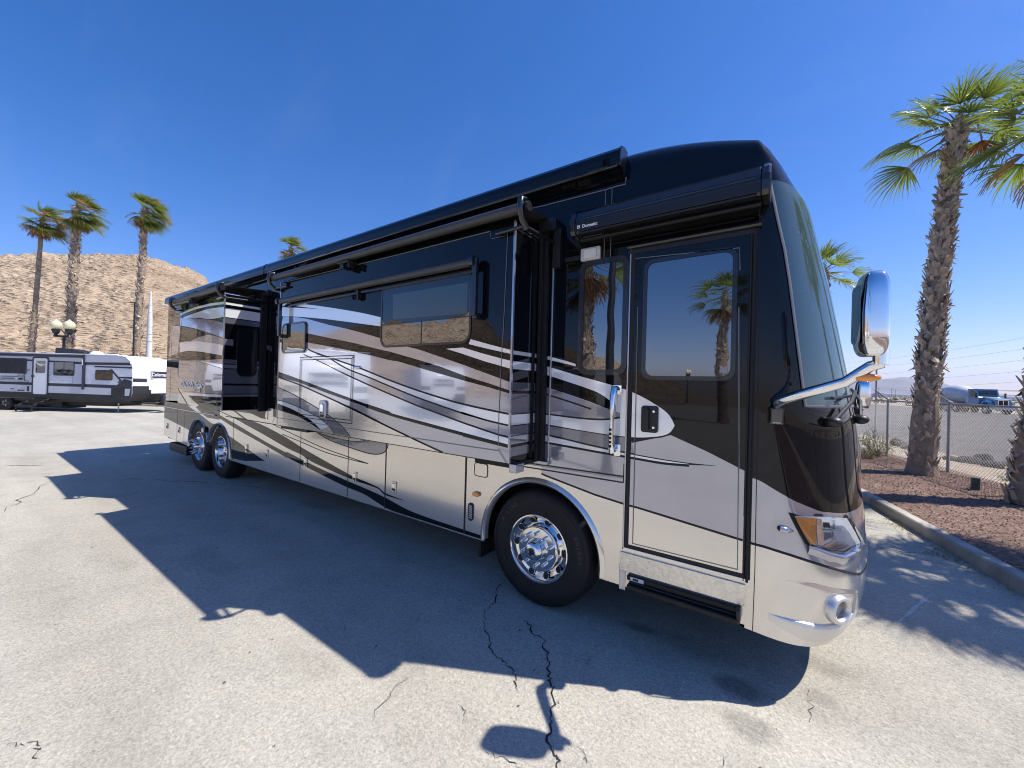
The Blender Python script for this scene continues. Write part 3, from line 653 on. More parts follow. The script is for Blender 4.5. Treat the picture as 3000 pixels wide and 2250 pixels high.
mb = MB(); lc = P(1049, 1077, YM); mb.tube([lc+Vector((-.05, -.01, 0)), lc+Vector((0, -.02, 0)), lc+Vector((.05, -.01, 0))], [.012, .022, .012], CHROME, 8); mb.build('marker_light', slide, smooth=True)

# --- rear slide-out
rs = MB(); y = YR; ZR0, ZR1 = 1.46, 3.30
rs.box((XLR, y, ZR0), (XRR, -.002, ZR1), BLACK)
kw = dict(x0=XLR, x1=XRR)
band(rs, 'H 250,600 300,580 500,490 800,410 1090,372 1200,350', 'H 250,640 300,612 500,530 800,450 1085,420 1200,410', y, WHITE, 1, **kw)
band(rs, 'H 345,652 500,590 800,500 1080,472 1200,470', 'H 345,658 600,658 800,680 1070,637 1200,620', y, WHITE, 1, **kw)
band(rs, 'H 200,655 285,660 500,665 780,690 1060,748 1200,780', 'H 200,800 280,800 400,812 600,860 850,940 1040,1012 1200,1070', y, SILVER, 2, line=.012, **kw)
band(rs, 'H 480,1055 600,1000 800,955 1040,1015 1200,1050', 'H 480,1060 600,1066 850,1100 1030,1132 1200,1160', y, SLATE, 2, **kw)
band(rs, 'H 200,1095 260,1090 400,1070 600,1066 850,1100 1030,1132', 'H 200,1290 245,1270 400,1236 600,1242 850,1282 1010,1312', y, WHITE, 3, **kw)
band(rs, 'H 200,1290 245,1400 600,1400 1010,1375 1200,1375', 'K -50,640 150,722 600,760 1000,782 1200,790', y, SLATE, 1, sm=False, **kw)
band(rs, 'H 610,1410 800,1432 1005,1460 1100,1475', 'H 610,1412 800,1465 1005,1530 1100,1555', y, WHITE, 3, line=.008, **kw)
band(rs, 'K 130,722 300,742 600,770 1000,795 1100,800', 'K 240,815 600,838 1000,855 1100,858', y, WHITE, 2, line=.01, **kw)
band(rs, 'K -60,620 20,650 110,800 240,1020', 'K -60,800 0,980 100,1010 200,1015', y, SILVER, 2, sm=False, **kw)
band(rs, 'K 20,640 70,650 240,800 520,1060', 'K 30,690 120,830 240,1020 420,1120', y, BEIGE, 3, sm=False, **kw)
strip(rs, 'K 20,650 120,830 240,1020', y, 5, .02, **kw)
strip(rs, 'K 360,918 950,998 985,1130', y, 5, .012, SEAMC, sm=False, **kw)
strip(rs, 'H 335,480 290,1000 240,1640', y, 5, .010, GAP, sm=False, **kw)
za = zed('H 1095,375 1092,415 1088,473 1075,636 1070,652 1060,745 1040,1020 1035,1130 1020,1375 1015,1450 1012,1465 1010,1530 1008,1545', YR); zk = zed('K 1045,520 1045,570 1035,770 1035,792 1032,842', YR)
wrap(rs, XRR, YR, -.003, [(za[0], za[1], WHITE), (za[2], za[3], WHITE), (za[4], za[5], SLATE), (za[8], za[9], SLATE), (za[10], za[11], SILVER), (za[12], zk[0], SLATE), (zk[1], zk[2], SLATE), (zk[3], zk[4], SILVER)])
rs.poly([(XRR+.002, YR, za[7]), (XRR+.002, YR+.13, za[7]), (XRR+.002, YR+.13, za[6]), (XRR+.002, YR, za[6])], SILVER)
clipz(rs, ZR0, ZR1); rslide = rs.build('rear_slide_out', coach)
tr = MB(); tr.box((XRR-.012, YR-.006, ZR0), (XRR+.004, YR+.012, ZR1), SILVER); tr.tube([(XRR+.005, YR, ZR1-.02), (XRR+.005, -.03, ZR1-.02)], .010, ALU, 6); tr.build('edge_trim', rslide)
gk = MB(); gk.box((XRR+.004, -.10, ZR0-.03), (XRR+.05, -.003, 3.38), RUBBER); gk.box((XRR-.25, -.08, 3.34), (XRR+.2, -.003, 3.42), PLASTB); gk.build('slide_seal', coach, bevel=.004)
# small window in the end of the rear slide
o = rrect(-.42, 2.0, -.13, 2.78, .09); fr_ = MB()
i = rrect(-.40, 2.02, -.15, 2.76, .07); n = len(o)
fr_.add([(XRR+.014, a, b) for a, b in o]+[(XRR+.014, a, b) for a, b in i]+[(XRR+.003, a, b) for a, b in o], [(k, (k+1) % n, n+(k+1) % n, n+k) for k in range(n)]+[(k, (k+1) % n, 2*n+(k+1) % n, 2*n+k) for k in range(n)], AWNBLK)
wn = fr_.build('window', coach); mb = MB(); mb.poly([(XRR+.010, a, b) for a, b in i], GLASSD); mb.build('pane', wn)
wp_ = P(563, 1127, YR); lp = P(587, 1130.5, YR)
LETT = mat('white_lettering', (.8, .8, .8), .35)
a_, b_ = P(535, 1124, YR), P(591, 1130, YR)
text_mesh('Dutch Star', .25, LETT, face_M(((a_.x+b_.x)/2, YR-.006, (a_.z+b_.z)/2), (1, 0, 0), (0, 0, 1)) @ Matrix.Diagonal((1, .56, 1, 1)), 'lettering', rslide, .001, .006, .15, 1.02)
mb = MB(); q = P(584, 1140, YR); mb.box((q.x-.06, YR-.006, q.z-.05), (q.x+.06, YR-.004, q.z+.05), LENSW); mb.box((q.x-.05, YR-.007, q.z-.01), (q.x+.05, YR-.006, q.z+.0), SLATE); mb.build('badge', rslide)

# --- entry door
YD = -.007
dr = MB(); zt, zb = 3.02, .775
dr.box((XD0+.018, YD, zb), (XD1-.018, .03, zt), BLACK)
front_livery(dr, XD0+.018, XD1-.018, YD)
clipz(dr, zb, zt)
strip(dr, 'Z2 795,0 770,1100 Z3 1285,745 2068,940 2078,0', YD, 10, .006, SEAMC, sm=False)
strip(dr, 'Z1 765,1100 Z1 1650,1010 1655,1200', YD, 10, .006, SEAMC, sm=False)
strip(dr, 'Z2 1665,0 1668,1400', YD, 10, .007, SEAMC, sm=False)
door = dr.build('entry_door', coach)
jb = MB()
for x0, x1 in ((XD0-.03, XD0+.016), (XD1-.016, XD1+.028)):
    jb.box((x0, -.010, zb-.05), (x0+.012, .02, zt+.05), SILVER if x0 < -.5 else GAP); jb.box((x0+.012, -.003, zb-.05), (x1, .02, zt+.05), GAP)
jb.box((XD0-.03, -.010, zb-.06), (XD1+.028, .02, zb-.03), BEIGE); jb.box((XD0-.02, -.004, zb-.03), (XD1+.02, .02, zb-.002), GAP); jb.box((XD0-.03, -.008, zt+.002), (XD1+.028, .02, zt+.05), GAP)
jb.build('door_frame', coach, bevel=.003)
jb = MB(); jb.box((XD1+.002, -.02, zb-.05), (XD1+.018, -.008, zt+.03), RUBBER); jb.build('hinge', door, bevel=.004)
c = [P(1900, 790), P(2140, 745), P(2140, 1100), P(1893, 1104)]
gx0, gx1, gz1, gz0 = -.895, -.305, (c[0].z+c[1].z)/2+.03, (c[2].z+c[3].z)/2
gx0 = (P(1897, 800).x+P(1893, 1080).x)/2; gx1 = (P(2145, 790).x+P(2142, 1080).x)/2
window('door_window', gx0-.03, gz0-.03, gx1+.03, gz1+.03, .075, YD, door, GLASSM, fr=.03, proud=.006)
hz, hx = (P(1880, 1190).z+P(1882, 1262).z)/2, P(1905, 1226).x
mb = MB(); o = rrect(hx-.062, hz-.10, hx+.062, hz+.10, .02); mb.prism([(a, YD-.004, b) for a, b in o], (0, -.016, 0), PLASTB)
mb.prism([(a, YD-.020, b) for a, b in rrect(hx-.05, hz-.085, hx+.0, hz+.085, .02)], (0, -.02, 0), PLASTB)
for dz in (-.06, .06): mb.lathe([(.011, 0), (.011, .006), (0, .006)], (hx+.032, YD-.02, hz+dz), (0, -1, 0), CHROME, 10)
mb.build('handle', door, bevel=.004)
for s in ('Z2 590,515',): pass
mb = MB(); q = P(2120, 1085); mb.poly([(q.x-.022, YD-.0035, q.z-.02), (q.x+.022, YD-.0035, q.z-.02), (q.x+.022, YD-.0035, q.z+.02), (q.x-.022, YD-.0035, q.z+.02)], SLATE); mb.build('glass_stamp', door)
# drip rail over the door
mb = MB(); a, b = P(1842, 745), P(2232, 677); zz = 3.075; mb.tube([(a.x, -.02, zz), (b.x, -.02, zz)], .018, AWNBLK, 8); mb.box((a.x, -.012, zz-.05), (b.x-.04, -.003, zz-.02), PLASTB); mb.build('drip_rail', coach, smooth=True)
# narrow window beside the door, porch lamp, grab handle
c = [P(1696, 790), P(1847, 765), P(1838, 1100), P(1692, 1095)]
sx0, sx1, sz1, sz0 = (P(1697, 900).x), (P(1843, 900).x), P(1770, 757).z, P(1770, 1099).z
window('window', sx0, sz0, sx1-.004, sz1, .08, 0, coach, GLASSM, fr=.045, proud=.012)
q = P(1733, 745); mb = MB(); o = rrect(q.x-.085, q.z-.055, q.x+.085, q.z+.05, .012); mb.prism([(a, -.002, b) for a, b in o], (0, -.028, 0), LENSW); i = rrect(q.x-.055, q.z-.04, q.x+.055, q.z+.036, .01); mb.prism([(a, -.031, b) for a, b in i], (0, -.012, 0), mat('porch_lens', (.78, .78, .74), .15, 0, 1)); mb.box((q.x-.24, -.02, q.z-.035), (q.x-.10, -.003, q.z+.005), PLASTB); mb.build('porch_light', coach, bevel=.004)
gh = MB(); a, b = P(1806, 1148), P(1801, 1315)
pth = [Vector((a.x+.02, -.003, a.z+.02)), Vector((a.x, -.05, a.z+.02)), Vector((a.x-.002, -.075, a.z-.03)), Vector((a.x-.004, -.075, (a.z+b.z)/2)), Vector((a.x-.006, -.075, b.z+.06)), Vector((a.x-.004, -.06, b.z-.01)), Vector((a.x+.015, -.003, b.z))]
gh.tube(pth, [.03, .032, .024, .016, .022, .026, .02], CHROME, 12); gh.box((a.x-.0, -.02, b.z-.05), (a.x+.05, -.003, b.z+.04), CHROME); gh.box((a.x-.03, -.03, a.z-.02), (a.x+.05, -.003, a.z+.05), CHROME)
for k in range(5): gh.ball((a.x-.006, -.098, b.z+.03+.032*k), .012, .006, .012, PLASTB, 8, 5)
gh.build('grab_handle', coach, smooth=True, ang=50)

# --- step well: tread plate, folded step
mb = MB(); z1, z0 = .705, .565; mb.box((XD0-.045, -.012, z0), (X0+.0, .03, z1), PLATE); mb.build('kick_plate', coach, bevel=.002)
mb = MB(); mb.box((XD0-.05, -.006, ZB-.03), (XD0+.0, .25, z0+.04), SILVER); mb.box((XD0, .06, .46), (X0-.02, .4, z0-.004), GAP); mb.build('step_well', coach, bevel=.004)
st = MB(); st.box((XD0+.02, -.035, .512), (X0-.03, .35, .552), DARKMET); st.box((XD0+.035, -.085, .462), (X0-.03, .35, .500), DARKMET); st.box((XD0+.04, -.05, .498), (X0-.03, .3, .514), GAP); st.box((X0-.045, -.08, .466), (X0-.02, .2, .56), PLASTB)
so_ = st.build('entry_step', coach, bevel=.008)
mb = MB(); q = P(1843, 1712, -.03); mb.box((q.x+.01, -.0385, .518), (q.x+.11, -.0352, .546), LENSW); mb.box((q.x+.03, -.0395, .524), (q.x+.07, -.0386, .540), GAP); mb.build('warning_sticker', so_)

# --- fuel door, marker, vent, latches
mb = MB(); c0, c1 = P(1391, 1350), P(1429, 1401); o = rrect(c0.x, c1.z, c1.x, c0.z-.01, .03); i = rrect(c0.x+.008, c1.z+.008, c1.x-.008, c0.z-.018, .025); ring(mb, o, i, -.006, GAP); mb.poly([(a, -.005, b) for a, b in i], BEIGE); mb.box((c0.x-.012, -.012, c0.z-.09), (c0.x+.0, -.004, c0.z-.05), CHROME); mb.build('fuel_door', coach)
mb = MB(); q = P(1397, 1447); mb.prism([(a, -.002, b) for a, b in rrect(q.x-.042, q.z-.022, q.x+.042, q.z+.022, .021)], (0, -.025, 0), AMBER); mb.build('marker_light', coach, bevel=.006)
mb = MB(); q = P(1380, 1499); mb.prism([(a, -.002, b) for a, b in rrect(q.x-.033, q.z-.09, q.x+.033, q.z+.09, .032)], (0, -.008, 0), GAP)
for k in range(7):
    for j in (-1, 0, 1): mb.ball((q.x+j*.014, -.011, q.z-.06+k*.02), .006, .004, .008, LENSW, 6, 4)
mb.build('side_vent', coach, bevel=.003)
def latch(p, wd=.075, h=.135):
    mb = MB(); o = rrect(p.x-wd/2, p.z-h/2, p.x+wd/2, p.z+h/2, .012); i = rrect(p.x-wd/2+.011, p.z-h/2+.012, p.x+wd/2-.011, p.z+h/2-.012, .006)
    mb.prism([(a, -.004, b) for a, b in o], (0, -.010, 0), BEIGE); mb.poly([(a, -.0145, b) for a, b in i], SLATE)
    mb.box((p.x-wd/2+.012, -.022, p.z-.005), (p.x+wd/2-.012, -.0148, p.z+h/2-.02), ALU); mb.box((p.x-wd/2+.012, -.0165, p.z-.03), (p.x+wd/2-.012, -.0148, p.z-.006), GAP); mb.lathe([(.012, 0), (.012, .008), (0, .01)], (p.x, -.0146, p.z-.042), (0, -1, 0), CHROME, 10)
    mb.build('baggage_door_latch', coach)
for s in ('D 922,1470', 'D 240,1290', 'F 690,1625', 'G 1795,885', 'G 1443,790', 'G 62,400', 'G 266,470'):
    a, b = px(s)[0]; latch(P(a, b, 0))
mb = MB(); q = P(601, 1260.5); mb.prism([(a, -.002, b) for a, b in rrect(q.x-.10, q.z-.075, q.x+.10, q.z+.075, .05)], (0, -.03, 0), PLASTB); mb.prism([(a, -.033, b) for a, b in rrect(q.x-.06, q.z-.045, q.x+.06, q.z+.045, .03)], (0, -.015, 0), LENSW); mb.build('marker_light', coach, bevel=.006)
mb = MB(); mb.box((-2.47, .02, .26), (-2.44, .5, .62), RUBBER); mb.build('mud_flap', coach)
mb = MB(); mb.prism([(-11.75+a, -.03, .34+b) for a, b in ((-.04, -.1), (1.05, -.1), (1.05, .09), (-.04, .09), (-.1, .05), (-.1, -.06))], (0, .3, 0), PLASTB); mb.build('exhaust_outlet', coach, bevel=.01)

# --- wheels
def lug_ring(par, c, r, h0, h1, n, rad, m, y0):
    for k in range(n):
        a = 2*math.pi*(k+.5)/n; p = Vector((c[0]+r*math.cos(a), y0-h0, c[1]+r*math.sin(a)))
        mb = MB(); mb.lathe([(rad, 0), (rad*1.02, (h1-h0)*.55), (rad*.72, (h1-h0)*.8), (rad*.35, h1-h0), (0, h1-h0)], p, (0, -1, 0), m, 10); mb.build('lug_nut', par, smooth=True, ang=40)
def wheel(cx, cz, y0, kind, sgn=1):
    ax = (0, -1*sgn, 0); c = (cx, y0, cz); Rt = .525
    t = MB(); t.lathe([(.292, .0), (.30, .008), (.335, .012), (.40, .022), (.465, .018), (.492, .006), (.497, .0), (.505, -.012), (Rt-.006, -.04), (Rt, -.07), (Rt, -.10), (Rt-.012, -.104), (Rt-.012, -.112), (Rt, -.116), (Rt, -.15), (Rt-.012, -.153), (Rt-.012, -.162), (Rt, -.165), (Rt, -.24), (.49, -.29), (.33, -.31)], c, ax, RUBBER, 72)
    t.lathe([(.462, .0195), (.4615, .0225), (.458, .0225), (.4575, .0195)], c, ax, RUBBER, 72)
    wo_ = t.build('wheel', coach, smooth=True, ang=28)
    r = MB(); y1 = y0
    if kind == 'steer':
        r.lathe([(.296, -.02), (.303, .004), (.300, .016), (.290, .018), (.281, .008), (.276, -.006), (.262, -.030), (.232, -.040), (.208, -.022), (.197, .018), (.190, .024), (.183, .024), (.098, .024), (.096, .030), (.093, .055), (.086, .085), (.070, .105), (.045, .114), (.040, .114)], c, ax, ALU, 64)
        r.lathe([(.040, .113), (.041, .122), (.032, .122), (.031, .112), (0, .112)], c, ax, CHROME, 24)
        r.lathe([(.029, .1135), (0, .1135)], c, ax, GAP, 20)
        lug_ring(wo_, (cx, cz), .143, .024, .082 if cx > -5 else .15, 10, .0165, CHROME, y0); hh = r
        for k in range(10):
            a = 2*math.pi*k/10; p = Vector((cx+.246*math.cos(a), y0+.030, cz+.246*math.sin(a))); nx = Vector((-.35*math.cos(a), -1, -.35*math.sin(a)))
            hh.lathe([(.0325, .0065), (.0315, .009), (.0295, .0085)], p, nx, ALU, 18); hh.lathe([(.030, .0086), (0, .0086)], p, nx, GAP, 18)
        hh.build('rim', wo_, smooth=True, ang=35)
    else:
        r.lathe([(.296, -.02), (.303, .004), (.300, .016), (.290, .018), (.281, .008), (.274, -.03), (.268, -.14), (.262, -.165), (.235, -.175), (.10, -.18), (.10, -.10), (.09, -.05), (.07, -.04), (0, -.038)], c, ax, ALU, 64)
        lug_ring(wo_, (cx, cz), .143, -.178, -.12, 10, .0165, CHROME, y0); hh = r
        for k in range(10):
            a = 2*math.pi*k/10; hh.lathe([(.025, 0), (0, 0)], (cx+.215*math.cos(a), y0+.1745, cz+.215*math.sin(a)), (0, -1, 0), GAP, 14)
        hh.build('rim', wo_, smooth=True, ang=35)
    return wo_
TXT = mat('tyre_lettering', (.035, .035, .036), .5)
def arc_text(word, c, rad, a_mid, size, y0, parent):
    n = len(word); st = size*.82/rad
    cu_parts = []
    for k, ch in enumerate(word):
        if ch == ' ': continue
        a = a_mid-(k-(n-1)/2)*st; rd = Vector((math.cos(a), 0, math.sin(a))); tx = Vector((math.sin(a), 0, -math.cos(a)))
        cu_parts.append((ch, face_M((c[0]+rad*rd.x, y0-.0225, c[1]+rad*rd.z), tx, rd)))
    bm = bmesh.new()
    for ch, M in cu_parts:
        o = text_mesh(ch, size, TXT, M, 'lettering', parent, .001, .001); bm.from_mesh(o.data); me = o.data; bpy.data.objects.remove(o); bpy.data.meshes.remove(me)
    me = bpy.data.meshes.new('lettering'); bm.to_mesh(me); bm.free(); me.materials.append(TXT); o = bpy.data.objects.new('lettering', me); COL.objects.link(o); o.parent = parent
w0 = wheel(-1.79, .518, .03, 'steer'); arc_text('X LINE', (-1.79, .518), .425, R(138), .052, .03, w0); arc_text('ENERGY', (-1.79, .518), .415, R(12), .048, .03, w0)
wheel(-9.03, .518, .06, 'drive'); wheel(-10.11, .518, .03, 'steer')
for cx in (-1.79, -9.03, -10.11):
    mb = MB(); mb.lathe([(.30, 0), (.5, 0), (.525, .05), (.525, .25), (.3, .3), (0, .3)], (cx, BW-.06, .525), (0, -1, 0), RUBBER, 40); mb.build('wheel', coach, smooth=True, ang=30)

# --- awnings
def profile_run(poly, x0, x1, m, mb): mb.prism([(x0, a, b) for a, b in poly], (x1-x0, 0, 0), m)
RA_P = [(.05, 3.865), (-.02, 3.872), (-.075, 3.855), (-.105, 3.82), (-.115, 3.77), (-.112, 3.715), (-.10, 3.695), (-.085, 3.70), (-.06, 3.69), (-.02, 3.66), (.02, 3.65)]
for x0, x1 in ((-7.02, -1.09), (-12.2, -7.05)):
    mb = MB(); profile_run(RA_P, x0, x1, BLACK, mb); aw = mb.build('roof_awning', coach, bevel=.006)
    mb = MB(); mb.tube([(x0+.01, -.104, 3.70), (x1-.005, -.104, 3.70)], .012, AWNBLK, 8); mb.build('roller_bar', aw, smooth=True)
    mb = MB(); mb.prism([(x1+.001, a*1.06, 3.76+(b-3.76)*1.05) for a, b in RA_P], (.02, 0, 0), BLACK); mb.build('end_cap', aw, bevel=.006)
def topper(x0, x1, yo, zt, nm):
    mb = MB(); mb.tube([(x0, yo, zt), (x1, yo, zt)], .041, VINYL, 16)
    aw = mb.build('slide_topper', coach, smooth=True)
    mb = MB(); mb.add([(x0+.02, yo+.01, zt+.046), (x1-.02, yo+.01, zt+.046), (x1-.02, -.005, zt+.10), (x0+.02, -.005, zt+.10)], [(0, 1, 2, 3)], VINYL); mb.box((x0, -.03, zt+.085), (x1, -.003, zt+.115), AWNBLK); mb.build('fabric', aw)
    for xx in (x0-.03, x1+.03):
        mb = MB(); pth = [(xx, yo+.02, zt+.07), (xx, yo-.045, zt+.05), (xx, yo-.055, zt-.02), (xx, yo-.03, zt-.09), (xx, yo+.04, zt-.15)]
        mb.tube(pth, [.018, .026, .024, .022, .026], AWNBLK, 10); mb.tube([(xx, yo+.03, zt-.14), (xx, -.01, zt-.12)], .016, DARKMET, 8); mb.tube([(xx, yo, zt), (xx+(.05 if xx > x0 else -.0), yo, zt)], .04, DARKMET, 12)
        mb.tube([(xx, yo+.03, zt-.13), (xx-(.3 if xx > x0 else -.3), yo+.05, zt-.13)], .017, AWNBLK, 8)
        mb.build('bracket', aw, smooth=True, ang=50)
    mb = MB(); xm = x0+(x1-x0)*.42; mb.box((xm-.12, yo-.0, zt-.10), (xm+.12, yo+.06, zt-.05), PLASTB); mb.tube([(xm-.1, yo-.03, zt-.06), (xm+.1, yo-.03, zt-.06)], .014, PLASTB, 8); mb.box((xm-.03, yo-.03, zt-.13), (xm+.0, yo+.05, zt-.05), PLASTB); mb.box((xm+.09, yo-.03, zt-.13), (xm+.11, yo+.05, zt-.05), PLASTB); mb.build('cradle', aw, bevel=.004)
topper(-5.72, -1.70, -.53, 3.345, 'a'); topper(-9.25, -7.10, -.68, 3.345, 'b')
# window awning on the main slide
a, b = P(825, 885, -.52), P(1383, 766, -.52); zz = (a.z+b.z)/2
mb = MB(); mb.tube([(a.x, -.525, zz), (b.x, -.525, zz)], .036, VINYL, 14); wa = mb.build('window_awning', coach, smooth=True)
mb = MB(); mb.box((a.x, YM-.03, zz-.07), (b.x, YM-.004, zz-.035), AWNBLK); mb.build('rail', wa)
for xx, zl in ((b.x+.04, P(1392, 925, -.52).z), (a.x-.03, P(818, 985, -.52).z)):
    mb = MB(); mb.box((xx-.02, -.545, zl), (xx+.025, -.505, zz+.03), AWNBLK); mb.box((xx-.025, -.52, zl-.02), (xx+.02, YM-.004, zl+.03), AWNBLK); mb.lathe([(.05, -.02), (.05, .02), (0, .02)], (xx-.02, -.525, zz), (1, 0, 0), AWNBLK, 12); mb.build('arm', wa, bevel=.006)
q = P(1044, 860, -.5); mb = MB(); mb.box((q.x-.02, -.50, q.z-.06), (q.x+.03, YM-.003, q.z+.06), PLASTB); mb.lathe([(.03, -.008), (.03, .008), (.018, .008), (.018, -.008)], (q.x-.035, -.5, q.z-.035), (0, 1, 0), PLASTB, 14); mb.build('pull_strap', wa, bevel=.003)
# door awning in its case
DA = [(-.003, 3.40), (-.06, 3.415), (-.12, 3.405), (-.165, 3.37), (-.19, 3.32), (-.195, 3.28), (-.19, 3.225), (-.17, 3.20), (-.10, 3.185), (-.003, 3.20)]
xa0, xa1 = -1.40, -.145
mb = MB(); profile_run(DA, xa0, xa1, AWNBLK, mb); da = mb.build('door_awning', coach, bevel=.008)
mb = MB(); mb.box((xa0+.03, -.198, 3.19), (xa1-.02, -.14, 3.205), PLASTB); mb.tube([(xa0+.02, -.12, 3.165), (xa1, -.12, 3.165)], .018, DARKMET, 8); mb.box((xa0+.05, -.1985, 3.30), (xa1-.03, -.19, 3.306), VINYL); mb.box((xa0+.0, -.199, 3.21), (xa1, -.19, 3.275), mat('satin_black_metal', (.03, .03, .032), .35, .5)); mb.build('lead_rail', da, bevel=.003)
for xx, s_ in ((xa0, -1), (xa1, 1)):
    mb = MB(); mb.prism([(xx+s_*.001, y_*1.04-.001, 3.3+(z_-3.3)*1.06) for y_, z_ in DA], (s_*.05, 0, 0), AWNBLK); mb.build('end_cap', da, bevel=.012)
q = P(1723, 670, -.2); text_mesh('Dometic', .036, LETT, face_M((q.x+.012, -.2005, 3.243), (1, 0, 0), (0, 0, 1)), 'lettering', da, .0008, .001)
mb = MB(); mb.box((q.x-.094, -.2012, 3.232), (q.x-.070, -.2004, 3.256), LETT); mb.box((q.x-.088, -.2016, 3.238), (q.x-.076, -.2012, 3.244), GAP); mb.build('maker_mark', da)

# --- chrome mirror on its long arm
bz = 1.86
mb = MB(); mb.prism([(a, -.0, b) for a, b in rrect(-.075, 1.775, .005, 1.885, .012)], (0, -.07, 0), DCHROME)
mir = mb.build('side_mirror', coach, bevel=.012)
mb = MB(); mb.box((-.055, -.0715, 1.785), (-.015, -.0695, 1.79), LENSW)
hm = P(2553, 925, -.30); Pb = Vector((hm.x+.01, -.30, 2.02)); pm = P(2575, 1072, -.30)
pth = [Vector((-.035, -.05, 1.89)), Vector((-.03, -.08, 1.915)), Vector((.0, -.11, 1.935)), Vector((.12, -.18, 1.985)), Vector((.27, -.26, 2.045)), Vector((pm.x-.03, -.295, pm.z)), Vector((pm.x+.015, -.305, pm.z+.015))]
mb.tube(pth, [.022, .03, .031, .029, .028, .028, .026], CHROME, 20); mb.tube([pth[-1]+Vector((-.01, 0, -.01)), pth[-1]+Vector((-.01, 0, .07))], .032, CHROME, 16); mb.tube([pth[-1]+Vector((-.012, 0, .05)), pth[-1]+Vector((-.012, 0, .14))], .014, ALU, 10)
mb.build('arm', mir, smooth=True, ang=50)
mb = MB(); q = pth[-2]*.62+pth[-3]*.38; d_ = (pth[-2]-pth[-3]).normalized(); mb.ball(q+Vector((.02, 0, -.028)), .062, .025, .022, AMBER, 14, 8); mb.build('turn_signal', mir, smooth=True)
# head: rounded shell, glass on the rear side
def superbox(c, hx, hy, hz, e, m, mb, nu=40, nv=26, flatx=None):
    vs = []; fs = []; f = lambda v: math.copysign(abs(v)**e, v)
    for j in range(nv+1):
        ph = -math.pi/2+math.pi*j/nv
        for i_ in range(nu):
            th = 2*math.pi*i_/nu; xx = f(math.cos(ph))*f(math.cos(th)); yy = f(math.cos(ph))*f(math.sin(th)); zz = f(math.sin(ph))
            tp = 1-.16*max(zz, 0)-.05*max(-zz, 0)
            vs.append(Vector(c)+Vector((hx*xx*tp, hy*yy, hz*zz)))
    for j in range(nv):
        for i_ in range(nu):
            i2 = (i_+1) % nu; fs.append((j*nu+i_, j*nu+i2, (j+1)*nu+i2, (j+1)*nu+i_))
    mb.add(vs, fs, m)
hc = P(2552, 922, -.33); hc = Vector((hc.x, -.33, hc.z)); HA = R(11)
mb = MB(); superbox((0, 0, 0), .060, .095, .217, .47, CHROME, mb)
HM = Matrix.Translation(hc) @ Matrix.Rotation(HA, 4, 'Z')
mb.v = [HM @ v for v in mb.v]
mhead = mb.build('mirror_head', mir, smooth=True, ang=70)
mb = MB(); o = rrect(-.06, -.15, .06, .15, .03); mb.add([(-.0615, a, b) for a, b in o], [list(range(len(o)))], mat('mirror_glass', (.62, .64, .66), .01, 1), HM); mb.build('mirror_glass', mhead)

#@@NEXT
# ------------------------------------------------------------------ ground, lot, kerb, gravel, road
ORG = Vector((0, 0, 0))
def nodes(name):
    m = bpy.data.materials.new(name); m.use_nodes = True; t = m.node_tree; return m, t, t.nodes['Principled BSDF']
def NN(t, typ, **kw):
    n = t.nodes.new(typ)
    for k, v in kw.items():
        if k.startswith('i_'): n.inputs[int(k[2:]) if k[2:].isdigit() else k[2:].replace('_', ' ')].default_value = v
        else: setattr(n, k, v)
    return n
def ramp(t, src, stops):
    r = t.nodes.new('ShaderNodeValToRGB'); e = r.color_ramp.elements
    while len(e) < len(stops): e.new(.5)
    for k, (p, c) in enumerate(stops): e[k].position = p; e[k].color = (*c, 1)
    t.links.new(src, r.inputs[0]); return r.outputs[0]
def mixc(t, f, a, b, mode='MIX'):
    n = t.nodes.new('ShaderNodeMix'); n.data_type = 'RGBA'; n.blend_type = mode
    for s, v in ((n.inputs[0], f), (n.inputs[6], a), (n.inputs[7], b)):
        if hasattr(v, 'is_output') or hasattr(v, 'links'): t.links.new(v, s)
        elif isinstance(v, (int, float)): s.default_value = v
        else: s.default_value = (*v, 1)
    return n.outputs[2]
def noise_n(t, vec, sc, det=4, rough=.55):
    n = NN(t, 'ShaderNodeTexNoise'); n.inputs['Scale'].default_value = sc; n.inputs['Detail'].default_value = det; n.inputs['Roughness'].default_value = rough; t.links.new(vec, n.inputs['Vector']); return n.outputs[0]
def voro(t, vec, sc, feat='F1', out=0):
    n = NN(t, 'ShaderNodeTexVoronoi'); n.feature = feat; n.inputs['Scale'].default_value = sc; t.links.new(vec, n.inputs['Vector']); return n.outputs[out]
def bumpn(t, b, h, dist, st=1.0):
    n = NN(t, 'ShaderNodeBump'); n.inputs['Distance'].default_value = dist; n.inputs['Strength'].default_value = st; t.links.new(h, n.inputs['Height']); t.links.new(n.outputs[0], b.inputs['Normal'])
